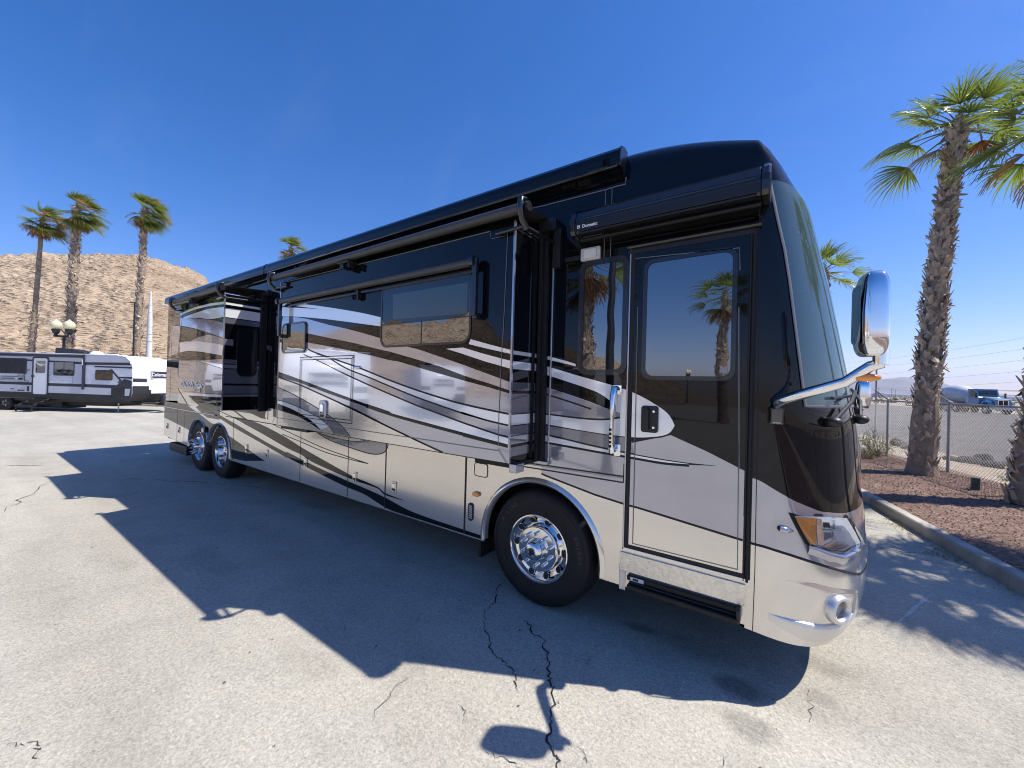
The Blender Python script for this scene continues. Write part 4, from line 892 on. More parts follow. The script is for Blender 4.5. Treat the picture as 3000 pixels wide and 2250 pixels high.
def lot_mat():
    m, t, b = nodes('worn_asphalt'); tc = NN(t, 'ShaderNodeTexCoord'); o = tc.outputs['Object']
    big = noise_n(t, o, .22, 5); mid = noise_n(t, o, 2.3, 5); fin = noise_n(t, o, 38, 3, .7); cell = voro(t, o, 75, out=1); cell2 = voro(t, o, 170, out=1)
    sep = NN(t, 'ShaderNodeSeparateColor'); t.links.new(cell, sep.inputs[0]); sep2 = NN(t, 'ShaderNodeSeparateColor'); t.links.new(cell2, sep2.inputs[0])
    c = ramp(t, big, [(.3, (.43, .405, .34)), (.7, (.545, .515, .435))])
    c = mixc(t, .7, c, ramp(t, mid, [(.25, (.80, .79, .78)), (.5, (1, 1, 1)), (.8, (1.12, 1.1, 1.07))]), 'MULTIPLY')
    c = mixc(t, .45, c, ramp(t, sep.outputs[0], [(.0, (.62, .60, .58)), (.25, (.92, .92, .92)), (.75, (1.06, 1.05, 1.04)), (1, (1.35, 1.34, 1.3))]), 'MULTIPLY')
    c = mixc(t, .7, c, ramp(t, sep2.outputs[1], [(.0, (.68, .66, .66)), (.4, (1, 1, 1)), (1, (1.2, 1.2, 1.2))]), 'MULTIPLY')
    c = mixc(t, .5, c, ramp(t, fin, [(.3, (.74, .73, .73)), (.55, (1.03, 1.03, 1.03))]), 'MULTIPLY')
    # oil stains and a few older patches, each an ellipse with a ragged edge
    for (a, bb), rx, ry, dk in (((2170, 2015), .17, .12, .5), ((2190, 2125), .15, .11, .68), ((2415, 1955), .16, .13, .76), ((1870, 1838), .12, .07, .55), ((2400, 2045), .10, .08, .8), ((2035, 1895), .3, .15, .8), ((620, 1640), .5, .2, .86), ((1500, 1620), .3, .1, .8), ((930, 1480), .5, .15, .8), ((360, 1650), .25, .1, .9)):
        g = G(a, bb); mp = NN(t, 'ShaderNodeMapping'); mp.inputs['Location'].default_value = (-g.x/rx, -g.y/ry, 0); mp.inputs['Scale'].default_value = (1/rx, 1/ry, 0); t.links.new(o, mp.inputs[0])
        ln = NN(t, 'ShaderNodeVectorMath', operation='LENGTH'); t.links.new(mp.outputs[0], ln.inputs[0])
        ad = NN(t, 'ShaderNodeMath', operation='MULTIPLY_ADD'); t.links.new(noise_n(t, o, 5, 4), ad.inputs[0]); ad.inputs[1].default_value = 1.1; t.links.new(ln.outputs['Value'], ad.inputs[2])
        c = mixc(t, 1.0, c, ramp(t, ad.outputs[0], [(.0, (dk, dk, dk*.97)), (.35, (dk, dk, dk*.97)), (1.0, (1, 1, 1))]) if False else ramp_far(t, ad.outputs[0], dk), 'MULTIPLY')
    # faint long streaks
    mp = NN(t, 'ShaderNodeMapping'); mp.inputs['Scale'].default_value = (.12, 1.3, 1); mp.inputs['Rotation'].default_value = (0, 0, .35); t.links.new(o, mp.inputs[0])
    c = mixc(t, .6, c, ramp(t, noise_n(t, mp.outputs[0], 1.0, 6), [(.35, (.84, .83, .82)), (.6, (1.03, 1.03, 1.03))]), 'MULTIPLY')
    t.links.new(c, b.inputs['Base Color']); b.inputs['Roughness'].default_value = .88; b.inputs['Specular IOR Level'].default_value = .25
    ad = NN(t, 'ShaderNodeMath', operation='ADD'); t.links.new(sep.outputs[0], ad.inputs[0]); t.links.new(fin, ad.inputs[1]); bumpn(t, b, ad.outputs[0], .0035, .8)
    return m
def ramp_far(t, src, dk):
    mr = NN(t, 'ShaderNodeMapRange'); mr.inputs[1].default_value = 1.1; mr.inputs[2].default_value = 1.75; mr.inputs[3].default_value = dk; mr.inputs[4].default_value = 1.0; t.links.new(src, mr.inputs[0])
    cc = NN(t, 'ShaderNodeCombineColor')
    for k in range(3): t.links.new(mr.outputs[0], cc.inputs[k])
    return cc.outputs[0]
def rough_mat(name, cols, s1, s2, bd, speck=0.6, rough=.95):
    m, t, b = nodes(name); tc = NN(t, 'ShaderNodeTexCoord'); o = tc.outputs['Object']
    n1 = noise_n(t, o, s1, 6); cell = voro(t, o, s2, out=1); sep = NN(t, 'ShaderNodeSeparateColor'); t.links.new(cell, sep.inputs[0])
    c = ramp(t, n1, [(.25, cols[0]), (.5, cols[1]), (.75, cols[2])])
    c = mixc(t, speck, c, ramp(t, sep.outputs[0], [(0, (.45, .44, .43)), (.4, (.95, .95, .95)), (.85, (1.1, 1.1, 1.1)), (1, (1.9, 1.85, 1.75))]), 'MULTIPLY')
    c = mixc(t, .6, c, ramp(t, noise_n(t, o, s1*.13, 3), [(.3, (.8, .8, .8)), (.7, (1.15, 1.15, 1.15))]), 'MULTIPLY')
    t.links.new(c, b.inputs['Base Color']); b.inputs['Roughness'].default_value = rough; b.inputs['Specular IOR Level'].default_value = .2
    ad = NN(t, 'ShaderNodeMath', operation='ADD'); t.links.new(sep.outputs[1], ad.inputs[0]); t.links.new(noise_n(t, o, s2*.5, 4), ad.inputs[1]); bumpn(t, b, ad.outputs[0], bd)
    return m
LOT = lot_mat(); CRACK = mat('crack_dark', (.035, .033, .032), .95)  # flat dark colour for the crack strips
DIRT = rough_mat('desert_dirt', [(.30, .235, .165), (.40, .325, .235), (.47, .39, .29)], .7, 14, .03)
GRAVEL = rough_mat('red_landscape_gravel', [(.18, .112, .085), (.235, .152, .118), (.30, .205, .16)], 1.1, 34, .025, .9)
ROADM = rough_mat('old_road_asphalt', [(.115, .105, .102), (.147, .136, .132), (.18, .167, .162)], .25, 30, .01, .75)
CONC = mat('kerb_concrete', (.46, .425, .365), .9, spec=.2, vary=(2.6, .34, 9), bump=(34, .006, 5))
def struct(o): o['kind'] = 'structure'; return o
def KX(y, off=0): return 1.29+(6.47-y)*.222+off          # foot of the kerb
mb = MB(); n = 96
for r0_, r1_ in ((0.0, 60), (60, 400), (400, 3000), (3000, 17400)):
    if r0_ == 0: mb.poly([(r1_*math.cos(2*math.pi*k/n), r1_*math.sin(2*math.pi*k/n), -.012) for k in range(n)], DIRT)
    else: mb.grid([[Vector((r*math.cos(2*math.pi*k/n), r*math.sin(2*math.pi*k/n), -.012)) for k in range(n)] for r in (r0_, r1_)], DIRT, close=True)
struct(mb.build('ground'))
# the lot, with its cracks lying in it
mb = MB()
a, b = G(470, 1184), G(200, 1181); kd = Vector((c_r.x, c_r.y, 0)).normalized(); KB = Vector((c_f.x, c_f.y, 0)).normalized()
kb0 = Vector((CAM.x, CAM.y, 0))+KB*25.0                   # far kerb of the lot, parallel with the trailer
def KBP(s): return kb0+kd*s
mb.poly([(KX(40), 40, 0), (KX(-40), -40, 0), (-30, -75, 0), (-75, -45, 0), (*KBP(-70).xy, 0), (*KBP(-20).xy, 0), (-12, 28, 0)][::-1], LOT)
def jag(pts, amp, sub=5):
    out = []
    for p, q in zip(pts, pts[1:]):
        for k in range(sub):
            s_ = p.lerp(q, k/sub); out.append(s_+Vector((rnd.uniform(-amp, amp), rnd.uniform(-amp, amp), 0)))
    return out+[pts[-1]]
def crack(pxs, wd, amp=.018, sub=6, m=None):
    pts = jag([G(a, b) for a, b in pxs], amp, sub); L = []; Rr = []
    for i, p in enumerate(pts):
        d = pts[min(i+1, len(pts)-1)]-pts[max(i-1, 0)]; d = Vector((-d.y, d.x, 0)).normalized(); w_ = wd*rnd.uniform(.35, 1.1)*(1 if 2 < i < len(pts)-3 else .4)
        L.append(Vector((p.x, p.y, .0035))+d*w_/2); Rr.append(Vector((p.x, p.y, .0035))-d*w_/2)
    mb.grid([L, Rr], m or CRACK)
Zc = lambda s: [(1300+float(q.split(',')[0])/1.843, 1700+float(q.split(',')[1])/1.843) for q in s.split()]
Zl = lambda s: [(float(q.split(',')[0])/1.58, 1250+float(q.split(',')[1])/1.58) for q in s.split()]
crack(Zc('335,0 285,60 272,130 222,165 215,260 240,300 250,385 330,440 385,520 402,600'), .011)
crack(Zc('440,215 465,265 535,330 560,430 565,520 585,590 590,690 570,800 575,900 615,970 600,1040'), .014)
crack(Zc('590,690 640,650'), .006); crack(Zc('215,265 195,268'), .006); crack(Zc('710,880 760,950 800,1010'), .005); crack(Zc('1520,940 1510,1014'), .006); crack(Zc('1960,590 1985,680 1975,770'), .005)
crack(Zc('220,930 330,970 420,1014'), .005); crack(Zc('780,405 790,440 760,450'), .005)
crack([(2555, 1600), (2613, 1610), (2652, 1619), (2725, 1623)], .012)
crack(Zl('1885,1155 1800,1250 1720,1350'), .006); crack(Zl('0,395 110,330 240,250'), .02, .05); crack(Zl('0,178 120,180 250,178'), .03, .05); crack(Zl('30,1470 150,1462 180,1500 150,1580'), .005); crack(Zl('440,240 700,245 1000,262 1350,300'), .02, .05); crack(Zl('2120,1290 2160,1330 2140,1380'), .004)
OLDP = mat('worn_line_paint', (.56, .545, .50), .9, vary=(30, .25))
crack([(2632, 1822), (2662, 1798), (2700, 1765), (2733, 1738)], .05, .004, 4, OLDP); crack([(2298, 2002), (2326, 2016)], .02, .003, 3, OLDP); crack([(2535, 1775), (2556, 1800), (2590, 1818)], .012, .003, 4, OLDP)
struct(mb.build('parking_lot'))
# kerb round the planting bed
mb = MB(); yy = 40.0
while yy > -30:
    y1 = yy-3.05
    p = [Vector((KX(yy, 0), yy, -.01)), Vector((KX(yy, .02), yy, .13)), Vector((KX(yy, .04), yy, .15)), Vector((KX(yy, .17), yy, .152)), Vector((KX(yy, .17), yy, .0))]
    d = Vector((KX(y1)-KX(yy), y1-yy, 0))*.997; mb.prism(p, d, CONC); yy = y1
struct(mb.build('kerb', bevel=.008))
mb = MB(); s0 = -75.0
while s0 < -12:
    a = KBP(s0); d = kd*3.98; mb.prism([a, a+Vector((0, 0, .15)), a+KB*.16+Vector((0, 0, .15)), a+KB*.16], d, CONC); s0 += 4
struct(mb.build('kerb', bevel=.01))
FXL = lambda y: 3.38+(11.22-y)*.305                       # the fence line
mb = MB(); ys = [40-2*k for k in range(36)]; rows = []
for y_ in ys:
    x0, x1 = KX(y_, .165), FXL(y_)+.35; rows.append([Vector((x0+(x1-x0)*k/6, y_, .125+.03*noise.noise((k*.7, y_*.6, 0)))) for k in range(7)])
mb.grid(rows, GRAVEL); struct(mb.build('gravel_bed', smooth=True))
mb = MB(); rows = []
for y_ in ys: rows.append([Vector((FXL(y_)+.3+x, y_, z)) for x, z in ((0, .12), (.6, .10), (1.3, .05), (2.2, .0), (3, -.011))])
mb.grid(rows, DIRT); struct(mb.build('dirt_verge', smooth=True))
g0, g1 = G(2622, 1305), G(2961, 1356); l0, l1 = G(2550, 1190), G(2990, 1225)
rd = Vector((-.245, 1, 0)).normalized(); rnv = Vector((1, .245, 0)).normalized(); e0 = (g0+g1)/2; dw = (l1-e0).dot(rnv)
def RP(along, across, z=-.004): p = e0+rd*along+rnv*across; return Vector((p.x, p.y, z))
mb = MB(); mb.poly([RP(-60, 0), RP(-60, dw+9), RP(700, dw+9), RP(700, 0)], ROADM)
mb.poly([RP(-60, dw-.25, .0), RP(-60, dw+.35, .0), RP(700, dw+.35, .0), RP(700, dw-.25, .0)], mat('tar_seam', (.06, .058, .06), .9))
struct(mb.build('road'))

# ------------------------------------------------------------------ the rocky hill and the far mountains
def lerp_t(tb, x):
    if x <= tb[0][0]: return tb[0][1]
    for (a, b), (c, d) in zip(tb, tb[1:]):
        if x <= c: return b+(d-b)*(x-a)/(c-a)
    return tb[-1][1]
ELEV = [(54, 1.5), (60, 4.2), (66, 6.6), (71.2, 9.0), (73.1, 10.36), (74.9, 11.16), (76.85, 11.74), (78.7, 11.96), (80.4, 11.73), (83, 11.1), (85.4, 10.44), (87.6, 9.75), (92, 8.2), (98, 6.0), (104, 4.8), (108.6, 4.25), (113.3, 5.9), (117, 5.7), (120, 6.7), (123, 7.3), (126, 8.1), (129, 8.1), (132.7, 8.8), (136, 9.8), (138.5, 10), (140.5, 8.2), (142, 6.3), (143.2, 5.9), (144.5, 7.1), (148, 7.4), (153, 5), (160, 3), (168, .6)]
def hill_mat():
    m, t, b = nodes('rocky_desert_slope'); tc = NN(t, 'ShaderNodeTexCoord'); o = tc.outputs['Object']
    mp = NN(t, 'ShaderNodeMapping'); mp.inputs['Rotation'].default_value = (.12, .1, 0); mp.inputs['Scale'].default_value = (.8, .8, 3.4); t.links.new(o, mp.inputs[0]); v = mp.outputs[0]
    n1 = noise_n(t, v, .05, 8, .65); n2 = noise_n(t, v, .9, 6, .65); crv = noise_n(t, v, .28, 5, .7); vc2 = voro(t, v, 1.5)
    c = ramp(t, n1, [(.3, (.40, .30, .205)), (.5, (.515, .40, .28)), (.72, (.605, .485, .35))])
    c = mixc(t, .8, c, ramp(t, n2, [(.32, (.50, .46, .44)), (.47, (.97, .96, .95)), (.7, (1.22, 1.2, 1.18))]), 'MULTIPLY')
    c = mixc(t, .3, c, ramp(t, noise_n(t, v, 2.6, 4), [(.36, (.45, .42, .40)), (.48, (1.05, 1.05, 1.05))]), 'MULTIPLY')
    c = mixc(t, .75, c, ramp(t, crv, [(.30, (.50, .46, .44)), (.42, (.98, .98, .98)), (.66, (1.14, 1.13, 1.12))]), 'MULTIPLY')  # crevice shade painted into the rock colour by noise
    t.links.new(c, b.inputs['Base Color']); b.inputs['Roughness'].default_value = 1; b.inputs['Specular IOR Level'].default_value = .05
    ad = NN(t, 'ShaderNodeMath', operation='ADD'); t.links.new(n2, ad.inputs[0]); t.links.new(vc2, ad.inputs[1]); bumpn(t, b, ad.outputs[0], .9, .8)
    return m
HILLM = hill_mat(); mb = MB(); rows = []
NA, NR_ = 700, 150; RC = 150.0; RB = 52.0
for j in range(NR_+1):
    s_ = j/NR_; r = RB+(RC-RB)*s_ if s_ <= .86 else None
    row = []
    for i in range(NA+1):
        az = 54+(168-54)*i/NA; el = lerp_t(ELEV, az); crest = RC*math.tan(R(el))+CH
        if s_ <= .86: q = s_/.86; rr = RB+(RC-RB)*q; h = crest*(1-(1-q)**1.45)
        else: q = (s_-.86)/.14; rr = RC+60*q; h = crest*(1-.55*q*q)-.3*q
        x = CAM.x-math.sin(R(az))*rr; y_ = CAM.y+math.cos(R(az))*rr
        w_ = min(1, h/3.0)*(1 if s_ < .8 else max(.25, 1-(s_-.8)*5))
        p1 = noise.noise((x*.05, y_*.05, h*.12)); p2 = noise.noise((x*.16, y_*.16, h*.4+3)); p3 = abs(noise.noise((x*.42, y_*.42, h*1.1+7))); p4 = abs(noise.noise((x*.95, y_*.95, h*2.2+1)))
        w2 = w_*max(.12, 1-max(0, s_-.55)*2.9); p5 = noise.noise((az*.35+.02*h, h*.9, 5)); u_ = R(az)*RC; d1_ = noise.noise((u_*.07, (h+.16*u_)*.5, 2)); d2_ = noise.noise((u_*.2, (h+.16*u_)*1.25, 9)); h2 = h+w2*(1.2*p1+.8*p2+.9*(p3-.25)+.5*(p4-.25)+1.5*max(0, d1_-.05)+.9*max(0, d2_))
        row.append(Vector((x, y_, max(h2, -.05) if s_ > .02 else -.05)))
    rows.append(row)
mb.grid(rows, HILLM); struct(mb.build('hill', smooth=True, ang=24))
MTN = mat('far_mountain_rock', (.22, .17, .15), 1, spec=.05, vary=(.002, .3))
mb = MB(); rows = []
prof = [(-60, .2), (-20, .5), (-12, 1.0), (-6, 1.4), (0, 1.7), (4, 1.3), (7, 1.6), (9.2, 1.85), (10.6, 2.0), (12.5, 1.55), (14, 1.0), (15.5, .55), (18, .32), (26, .42), (34, .25), (45, .5), (70, .3)]
for k in range(0, 241):
    az = -60+130*k/240; el = lerp_t(prof, az)*(1+.12*noise.noise((az*1.7, 0, 0))); rows.append([Vector((CAM.x+math.sin(R(az))*rr, CAM.y+math.cos(R(az))*rr, z)) for rr, z in ((12000, -5), (13500, CH+13500*math.tan(R(el))*.6*(1+.3*noise.noise((az*3, 1, 0)))), (15000, CH+15000*math.tan(R(el))), (16500, 0))])
mb.grid(rows, MTN); struct(mb.build('mountains', smooth=True))

# ------------------------------------------------------------------ palms
def leaf_mat(name, col, tr, rough=.38):
    m, t, b = nodes(name); tc = NN(t, 'ShaderNodeTexCoord'); n1 = noise_n(t, tc.outputs['Object'], 3.0, 4)
    c = ramp(t, n1, [(.3, tuple(x*.65 for x in col)), (.7, tuple(x*1.35 for x in col))]); t.links.new(c, b.inputs['Base Color']); b.inputs['Roughness'].default_value = rough
    tl = NN(t, 'ShaderNodeBsdfTranslucent'); tl.inputs[0].default_value = (*tr, 1); mx = NN(t, 'ShaderNodeMixShader'); mx.inputs[0].default_value = .38
    t.links.new(b.outputs[0], mx.inputs[1]); t.links.new(tl.outputs[0], mx.inputs[2]); t.links.new(mx.outputs[0], t.nodes['Material Output'].inputs[0]); return m
FROND = leaf_mat('palm_frond_green', (.125, .165, .04), (.28, .36, .045)); FRONDY = leaf_mat('palm_frond_straw', (.38, .28, .12), (.40, .28, .10), .6); FRONDB = leaf_mat('palm_frond_dead', (.27, .125, .04), (.36, .14, .03), .7)
BARK = mat('palm_bark', (.31, .24, .175), .95, spec=.1, vary=(5, .4, 8), bump=(26, .02, 5)); BOOT = mat('palm_boot', (.48, .39, .30), .9, spec=.15, vary=(7, .45, 4)); STEM = mat('palm_stalk', (.22, .19, .07), .5, vary=(4, .3))
def frond(mb, base, az, el, plen, fr, wind, m, rn, nl=20, droop=.35, spread=75):
    d = Vector((math.cos(az)*math.cos(el), math.sin(az)*math.cos(el), math.sin(el))); g = Vector((0, 0, -1))
    pts = [base]
    for k in range(4): d = (d+g*.07+wind*.10).normalized(); pts.append(pts[-1]+d*plen/4)
    mb.tube(pts, [.028, .022, .017, .013, .010], STEM if m is not FRONDB else FRONDB, 4, False)
    tip = pts[-1]; s_ = d.cross(Vector((0, 0, 1)))
    if s_.length < .1: s_ = Vector((1, 0, 0))
    s_.normalize(); s_ = (s_+Vector((rn.uniform(-.35, .35), rn.uniform(-.35, .35), rn.uniform(-.5, .5)))).normalized(); s_ = (s_-d*s_.dot(d)).normalized(); nrm = s_.cross(d)
    for k in range(nl):
        a = R(-spread+2*spread*(k+.5)/nl+rn.uniform(-2.5, 2.5)); ld = (d*math.cos(a)+s_*math.sin(a)+nrm*.10*abs(math.sin(a))).normalized(); L = fr*(.72+.3*math.cos(a))*rn.uniform(.85, 1.1); wd = fr*math.radians(2*spread)/nl*.8
        p = tip; dd = ld; w0_ = .008; vs = []; wv = [w0_, wd*.36, wd*.55, wd*.40, wd*.16, .003]
        for j in range(6):
            q = dd.cross(nrm).normalized()
            vs += [p+q*wv[j]*.5+nrm*(.012 if k % 2 else -.012)*min(j, 2)*.5, p-q*wv[j]*.5]
            f_ = j/5; dd = (dd+g*droop*f_*f_*rn.uniform(.7, 1.5)+wind*.42*f_).normalized(); p = p+dd*L/5
        mb.add(vs, [(2*j, 2*j+1, 2*j+3, 2*j+2) for j in range(5)], m)
def palm(name, label, base, top, r0, r1, nf, fr, seed, wind=(0, 0, 0), boots=300, bsz=.12, dead=6, straw=3, group=None, smooth_top=0, zb0=0.0, nl=20, pl=1.0, blow=0):
    global ORG
    rn = random.Random(seed); base = Vector(base); top = Vector(top); ORG = base.copy(); wind = Vector(wind); H = (top-base).length; ax = (top-base).normalized()
    root = thing(name, label, 'palm tree', base, 0, group or 'palm trees')
    side = Vector((rn.uniform(-1, 1), rn.uniform(-1, 1), 0))*H*.012
    def cen(s_): return base.lerp(top, s_)+side*math.sin(s_*math.pi)
    def rad(s_): return (r0+(r1-r0)*min(1, s_*1.2))*(1+.12*math.exp(-s_*H/.3))*(1+.05*math.sin(s_*37+seed))
    n = 40; tb = MB(); tb.tube([cen(k/n) for k in range(n+1)], [rad(k/n)*(1+.07*rn.uniform(-1, 1)) for k in range(n+1)], BARK, 14)
    for k in range(boots):
        s_ = zb0+(1-zb0)*rn.random()**.9 if k > 70 or zb0 < .1 else rn.random()*zb0
        if smooth_top and s_ > 1-smooth_top and rn.random() < .9: continue
        a = rn.random()*2*math.pi; o_ = Vector((math.cos(a), math.sin(a), 0)); t_ = Vector((-math.sin(a), math.cos(a), 0)); c_ = cen(s_)+o_*rad(s_)*.93; up = Vector((0, 0, 1)); L = bsz*rn.uniform(.7, 1.7)*(1 if s_ > .3 else .8); wd = L*rn.uniform(.4, .7); tilt = rn.uniform(.25, .8); sk_ = rn.uniform(-.7, .7); sg = 1 if rn.random() < .8 else -.6
        e_ = c_+(up*sg+o_*tilt+t_*sk_).normalized()*L
        tb.add([c_-t_*wd*.6-up*L*.2, c_+t_*wd*.6-up*L*.2, e_+t_*wd*.28, e_-t_*wd*.28, c_+o_*L*.22-up*L*.1, e_+o_*L*.05], [(0, 1, 4), (1, 2, 5, 4), (3, 0, 4, 5), (2, 3, 5), (0, 3, 2, 1)], BOOT if rn.random() < .8 else BARK)
    tb.build('trunk', root, smooth=True, ang=25)
    cb = MB(); ct = cen(1.0)
    for k in range(nf):
        f_ = (k+.5)/nf; el = R(82-105*f_+rn.uniform(-9, 9)); az = k*2.39996+rn.uniform(-.3, .3)
        if blow: az = math.atan2(wind.y, wind.x)+rn.gauss(0, .95); el = R(88-150*f_+rn.uniform(-14, 14))
        frond(cb, ct-ax*(.05+.35*f_)*fr*.5, az, el, pl*fr*(.45+.5*f_)*rn.uniform(.85, 1.15), fr*(.75+.3*f_)*rn.uniform(.85, 1.1), wind, FRONDY if blow and rn.random() < .28 else FROND, rn, nl, droop=.3+.25*f_+.2*blow)
    cb.build('crown', root)
    if dead or straw:
        db = MB()
        for k in range(dead+straw):
            az = rn.random()*6.28 if not blow else math.atan2(wind.y, wind.x)+rn.gauss(0, 1.3); el = R(-58+rn.uniform(-25, 15)) if k < dead else R(rn.uniform(-35, 0))
            frond(db, ct-ax*fr*.35, az, el, pl*fr*.5, fr*.8, wind*(.5 if k < dead else 1), FRONDB if k < dead*.6 else FRONDY, rn, nl-4, droop=.75, spread=55)
        db.build('dead_fronds', root)
    ORG = Vector((0, 0, 0)); return root
WL = tuple(kd*.9); WR = tuple(kd*.25)
def ground(v): return Vector((v.x, v.y, -.01))
palm('palm_tree', 'slim bent palm with a smooth pale upper trunk, leftmost behind the white trailer', ground(D(82, 1100, 28)), D(124, 640, 28), .19, .12, 40, 1.0, 11, WL, 300, .16, 16, 8, 'palms behind the trailer', smooth_top=.5, blow=1)
palm('palm_tree', 'tallest shaggy palm directly behind the double globe street lamp', ground(D(188, 1100, 28)), D(226, 610, 28), .25, .19, 44, 1.1, 12, WL, 640, .21, 22, 9, 'palms behind the trailer', blow=1)
palm('palm_tree', 'shaggy palm beside the white tapered pole, right of the street lamp', ground(D(390, 1110, 28)), D(424, 612, 28), .21, .16, 40, 1.05, 13, WL, 560, .18, 20, 8, 'palms behind the trailer', blow=1)
palm('palm_tree', 'palm whose windblown crown just shows above the motorhome roofline', ground(D(846, 1100, 40)), D(852, 725, 40), .25, .2, 34, 1.1, 14, WL, 150, .15, 12, 6, blow=1)
b1 = Vector((2.73, 10.29, .11)); dp1 = (b1-CAM).dot(c_f)
palm('palm_tree', 'tall palm with a rough booted trunk leaning right inside the red gravel bed', b1, D(2808, 362, dp1), .26, .13, 24, .92, 21, WR, 1300, .135, 0, 1, 'palms in the gravel bed', zb0=.2, nl=30, pl=1.1)
b2 = Vector((3.58, 7.94, .11)); dp2 = (b2-CAM).dot(c_f)
palm('palm_tree', 'palm at the right edge of the photo, its trunk cut by the frame', b2, D(3135, 335, dp2), .25, .17, 22, .9, 22, WR, 900, .16, 3, 4, 'palms in the gravel bed', zb0=.12, nl=26, pl=1.25)
rn = random.Random(9); ORG = b1.copy(); tp1 = D(2808, 362, dp1); db = MB()
R1 = [o for o in bpy.data.objects if o.get('label', '').startswith('tall palm with a rough')][0]; cr_ = Vector((c_r.x, c_r.y, 0))
pts_ = [tp1, tp1+cr_*.25+Vector((0, 0, .12)), tp1+cr_*.46+Vector((0, 0, .02)), tp1+cr_*.56+Vector((0, 0, -.32))]; db.tube(pts_, [.03, .024, .02, .016], STEM, 5)
frond(db, pts_[-1], 0, R(-86), .06, .72, Vector((0, 0, 0)), FRONDB, rn, 24, .5, 62)
db.build('hanging_dead_frond', R1); ORG = Vector((0, 0, 0))
palm('palm_tree', 'palm outside the right edge that throws leafy shade on the lot', Vector((5.25, 4.95, .1)), Vector((5.4, 5.05, 6.1)), .27, .17, 62, 1.0, 23, WR, 150, .16, 8, 3, 'palms in the gravel bed', nl=28, pl=1.1)
palm('palm_tree', 'palm seen between the windshield and the chrome mirror head', ground(D(2404, 1150, 17)), D(2410, 792, 17), .22, .18, 20, .95, 24, WR, 420, .15, 0, 0, nl=24, pl=1.2)
def MIRR(v, yp=0.0): return Vector((v.x, 2*yp-v.y, v.z))
pa = palm('palm_tree', 'palm behind the camera mirrored in the glass of the entry door', ground(MIRR(D(2118, 1140, 24))), MIRR(D(2122, 860, 24)), .28, .2, 22, 1.25, 31, (0, 0, 0), 220, .15, 12, 4, 'palms seen only as reflections')
palm('palm_tree', 'palm behind the camera mirrored in the narrow window beside the door', ground(MIRR(D(1728, 1140, 13))), MIRR(D(1722, 745, 13)), .27, .2, 22, 1.15, 32, (0, 0, 0), 360, .15, 12, 4, 'palms seen only as reflections')
pb = dup(pa, ground(MIRR(D(580, 1090, 30), YR)), 1.0, 'palm mirrored in the left half of the rear slide panel', 'palms seen only as reflections')
dup(pa, ground(MIRR(D(622, 1090, 34), YR)), 2.2, 'palm mirrored in the right half of the rear slide panel', 'palms seen only as reflections')

# ------------------------------------------------------------------ travel trailers
TW = mat('trailer_white_siding', (.86, .86, .87), .4, vary=(.8, .04)); TG = mat('trailer_grey_siding', (.56, .57, .62), .45); TD = mat('trailer_dark_trim', (.03, .03, .045), .4); TB = mat('trailer_black_skirt', (.022, .023, .025), .5, vary=(2, .3)); TC = mat('trailer_cap_fibreglass', (.82, .83, .84), .22, 0, .5)
TGL = mat('trailer_window_glass', (.012, .014, .016), .03, ior=1.8, bump=(1.8, .006, 2)); STEEL = mat('galvanised_steel', (.38, .38, .40), .4, .7, vary=(6, .2))
TDP = 20.1; TS = FPX/TDP; t0 = D(390, 1098.7, TDP); TLOC = Vector((t0.x, t0.y, 0))
def TLP(x, y): X_, Y_ = x/4.254, 960+y/4.254; return ((X_-390)/TS, (1087.9+.0277*X_-Y_)/TS+1.975)
trl = thing('travel_trailer', 'white and grey travel trailer with folding steps parked across the lot', 'trailer', TLOC, YAW, 'travel trailers')
def TBuild(mb, name, parent=None, **k): return mb.build(name, parent or trl, **k)
L0 = -10.6; TH = 2.95
prof_t = [(L0, .64), (L0, TH+.03), (-.75, TH), (-.42, TH-.07), (-.18, TH-.28), (-.04, TH-.62), (0, TH-.95), (0, 1.02), (-.10, .74), (-.2, .64)]
mb = MB(); mb.prism([(a, 0, b) for a, b in prof_t], (0, 2.44, 0), TG)
def TP(pts, m, lay, body_=None): (body_ or mb).poly([(a, -.031-.002*lay, b) for a, b in (TLP(*q) for q in pts)], m)
def tq(s): return [tuple(map(float, q.split(','))) for q in s.split()]
TP(tq('-500,258 0,300 1060,345 1520,350 1580,395 1620,435 1060,432 0,378 -500,330'), TG, 1)
TP(tq('-500,335 0,376 440,400 1060,430 1620,438 1640,470 1060,462 440,415 0,408 -500,365'), TD, 2)
TP(tq('-500,625 0,668 420,682 1060,704 1470,718 1530,660 1560,640 1655,665 1655,720 1645,905 1590,915 1400,842 1400,752 1060,738 0,700 -500,660'), TD, 2)
TP(tq('-500,660 0,700 1060,740 1400,755 1400,840 1060,825 0,790 -500,745'), TG, 1); TP(tq('1570,762 1640,762 1625,850 1570,850'), TG, 3)
TP(tq('-500,745 0,792 600,812 1400,842 1590,915 1590,918 600,885 0,865 -500,830'), TB, 3)
TP(tq('340,418 415,420 415,700 340,690'), TG, 1); TP(tq('610,430 680,432 680,590 610,585'), TG, 1); TP(tq('920,440 1040,445 1040,705 915,700'), TG, 1)
TP(tq('1170,475 1650,490 1655,512 1190,492'), TD, 2); TP(tq('1375,520 1400,520 1530,662 1490,690 1475,685 1500,660'), TD, 3); TP(tq('1480,612 1660,615 1655,640 1500,630'), TD, 2)
# horizontal siding ribs
for k in range(26):
    z_ = 1.35+k*.047
    for a, b in ((L0+.05, -5.9), (-4.3, -3.1), (-2.42, -.02)): mb.prism([(a, 0, z_), (a, -.03, z_+.004), (a, -.03, z_+.012), (a, 0, z_+.042)], (b-a, 0, 0), TW)
TBuild(mb, 'body', bevel=.0)
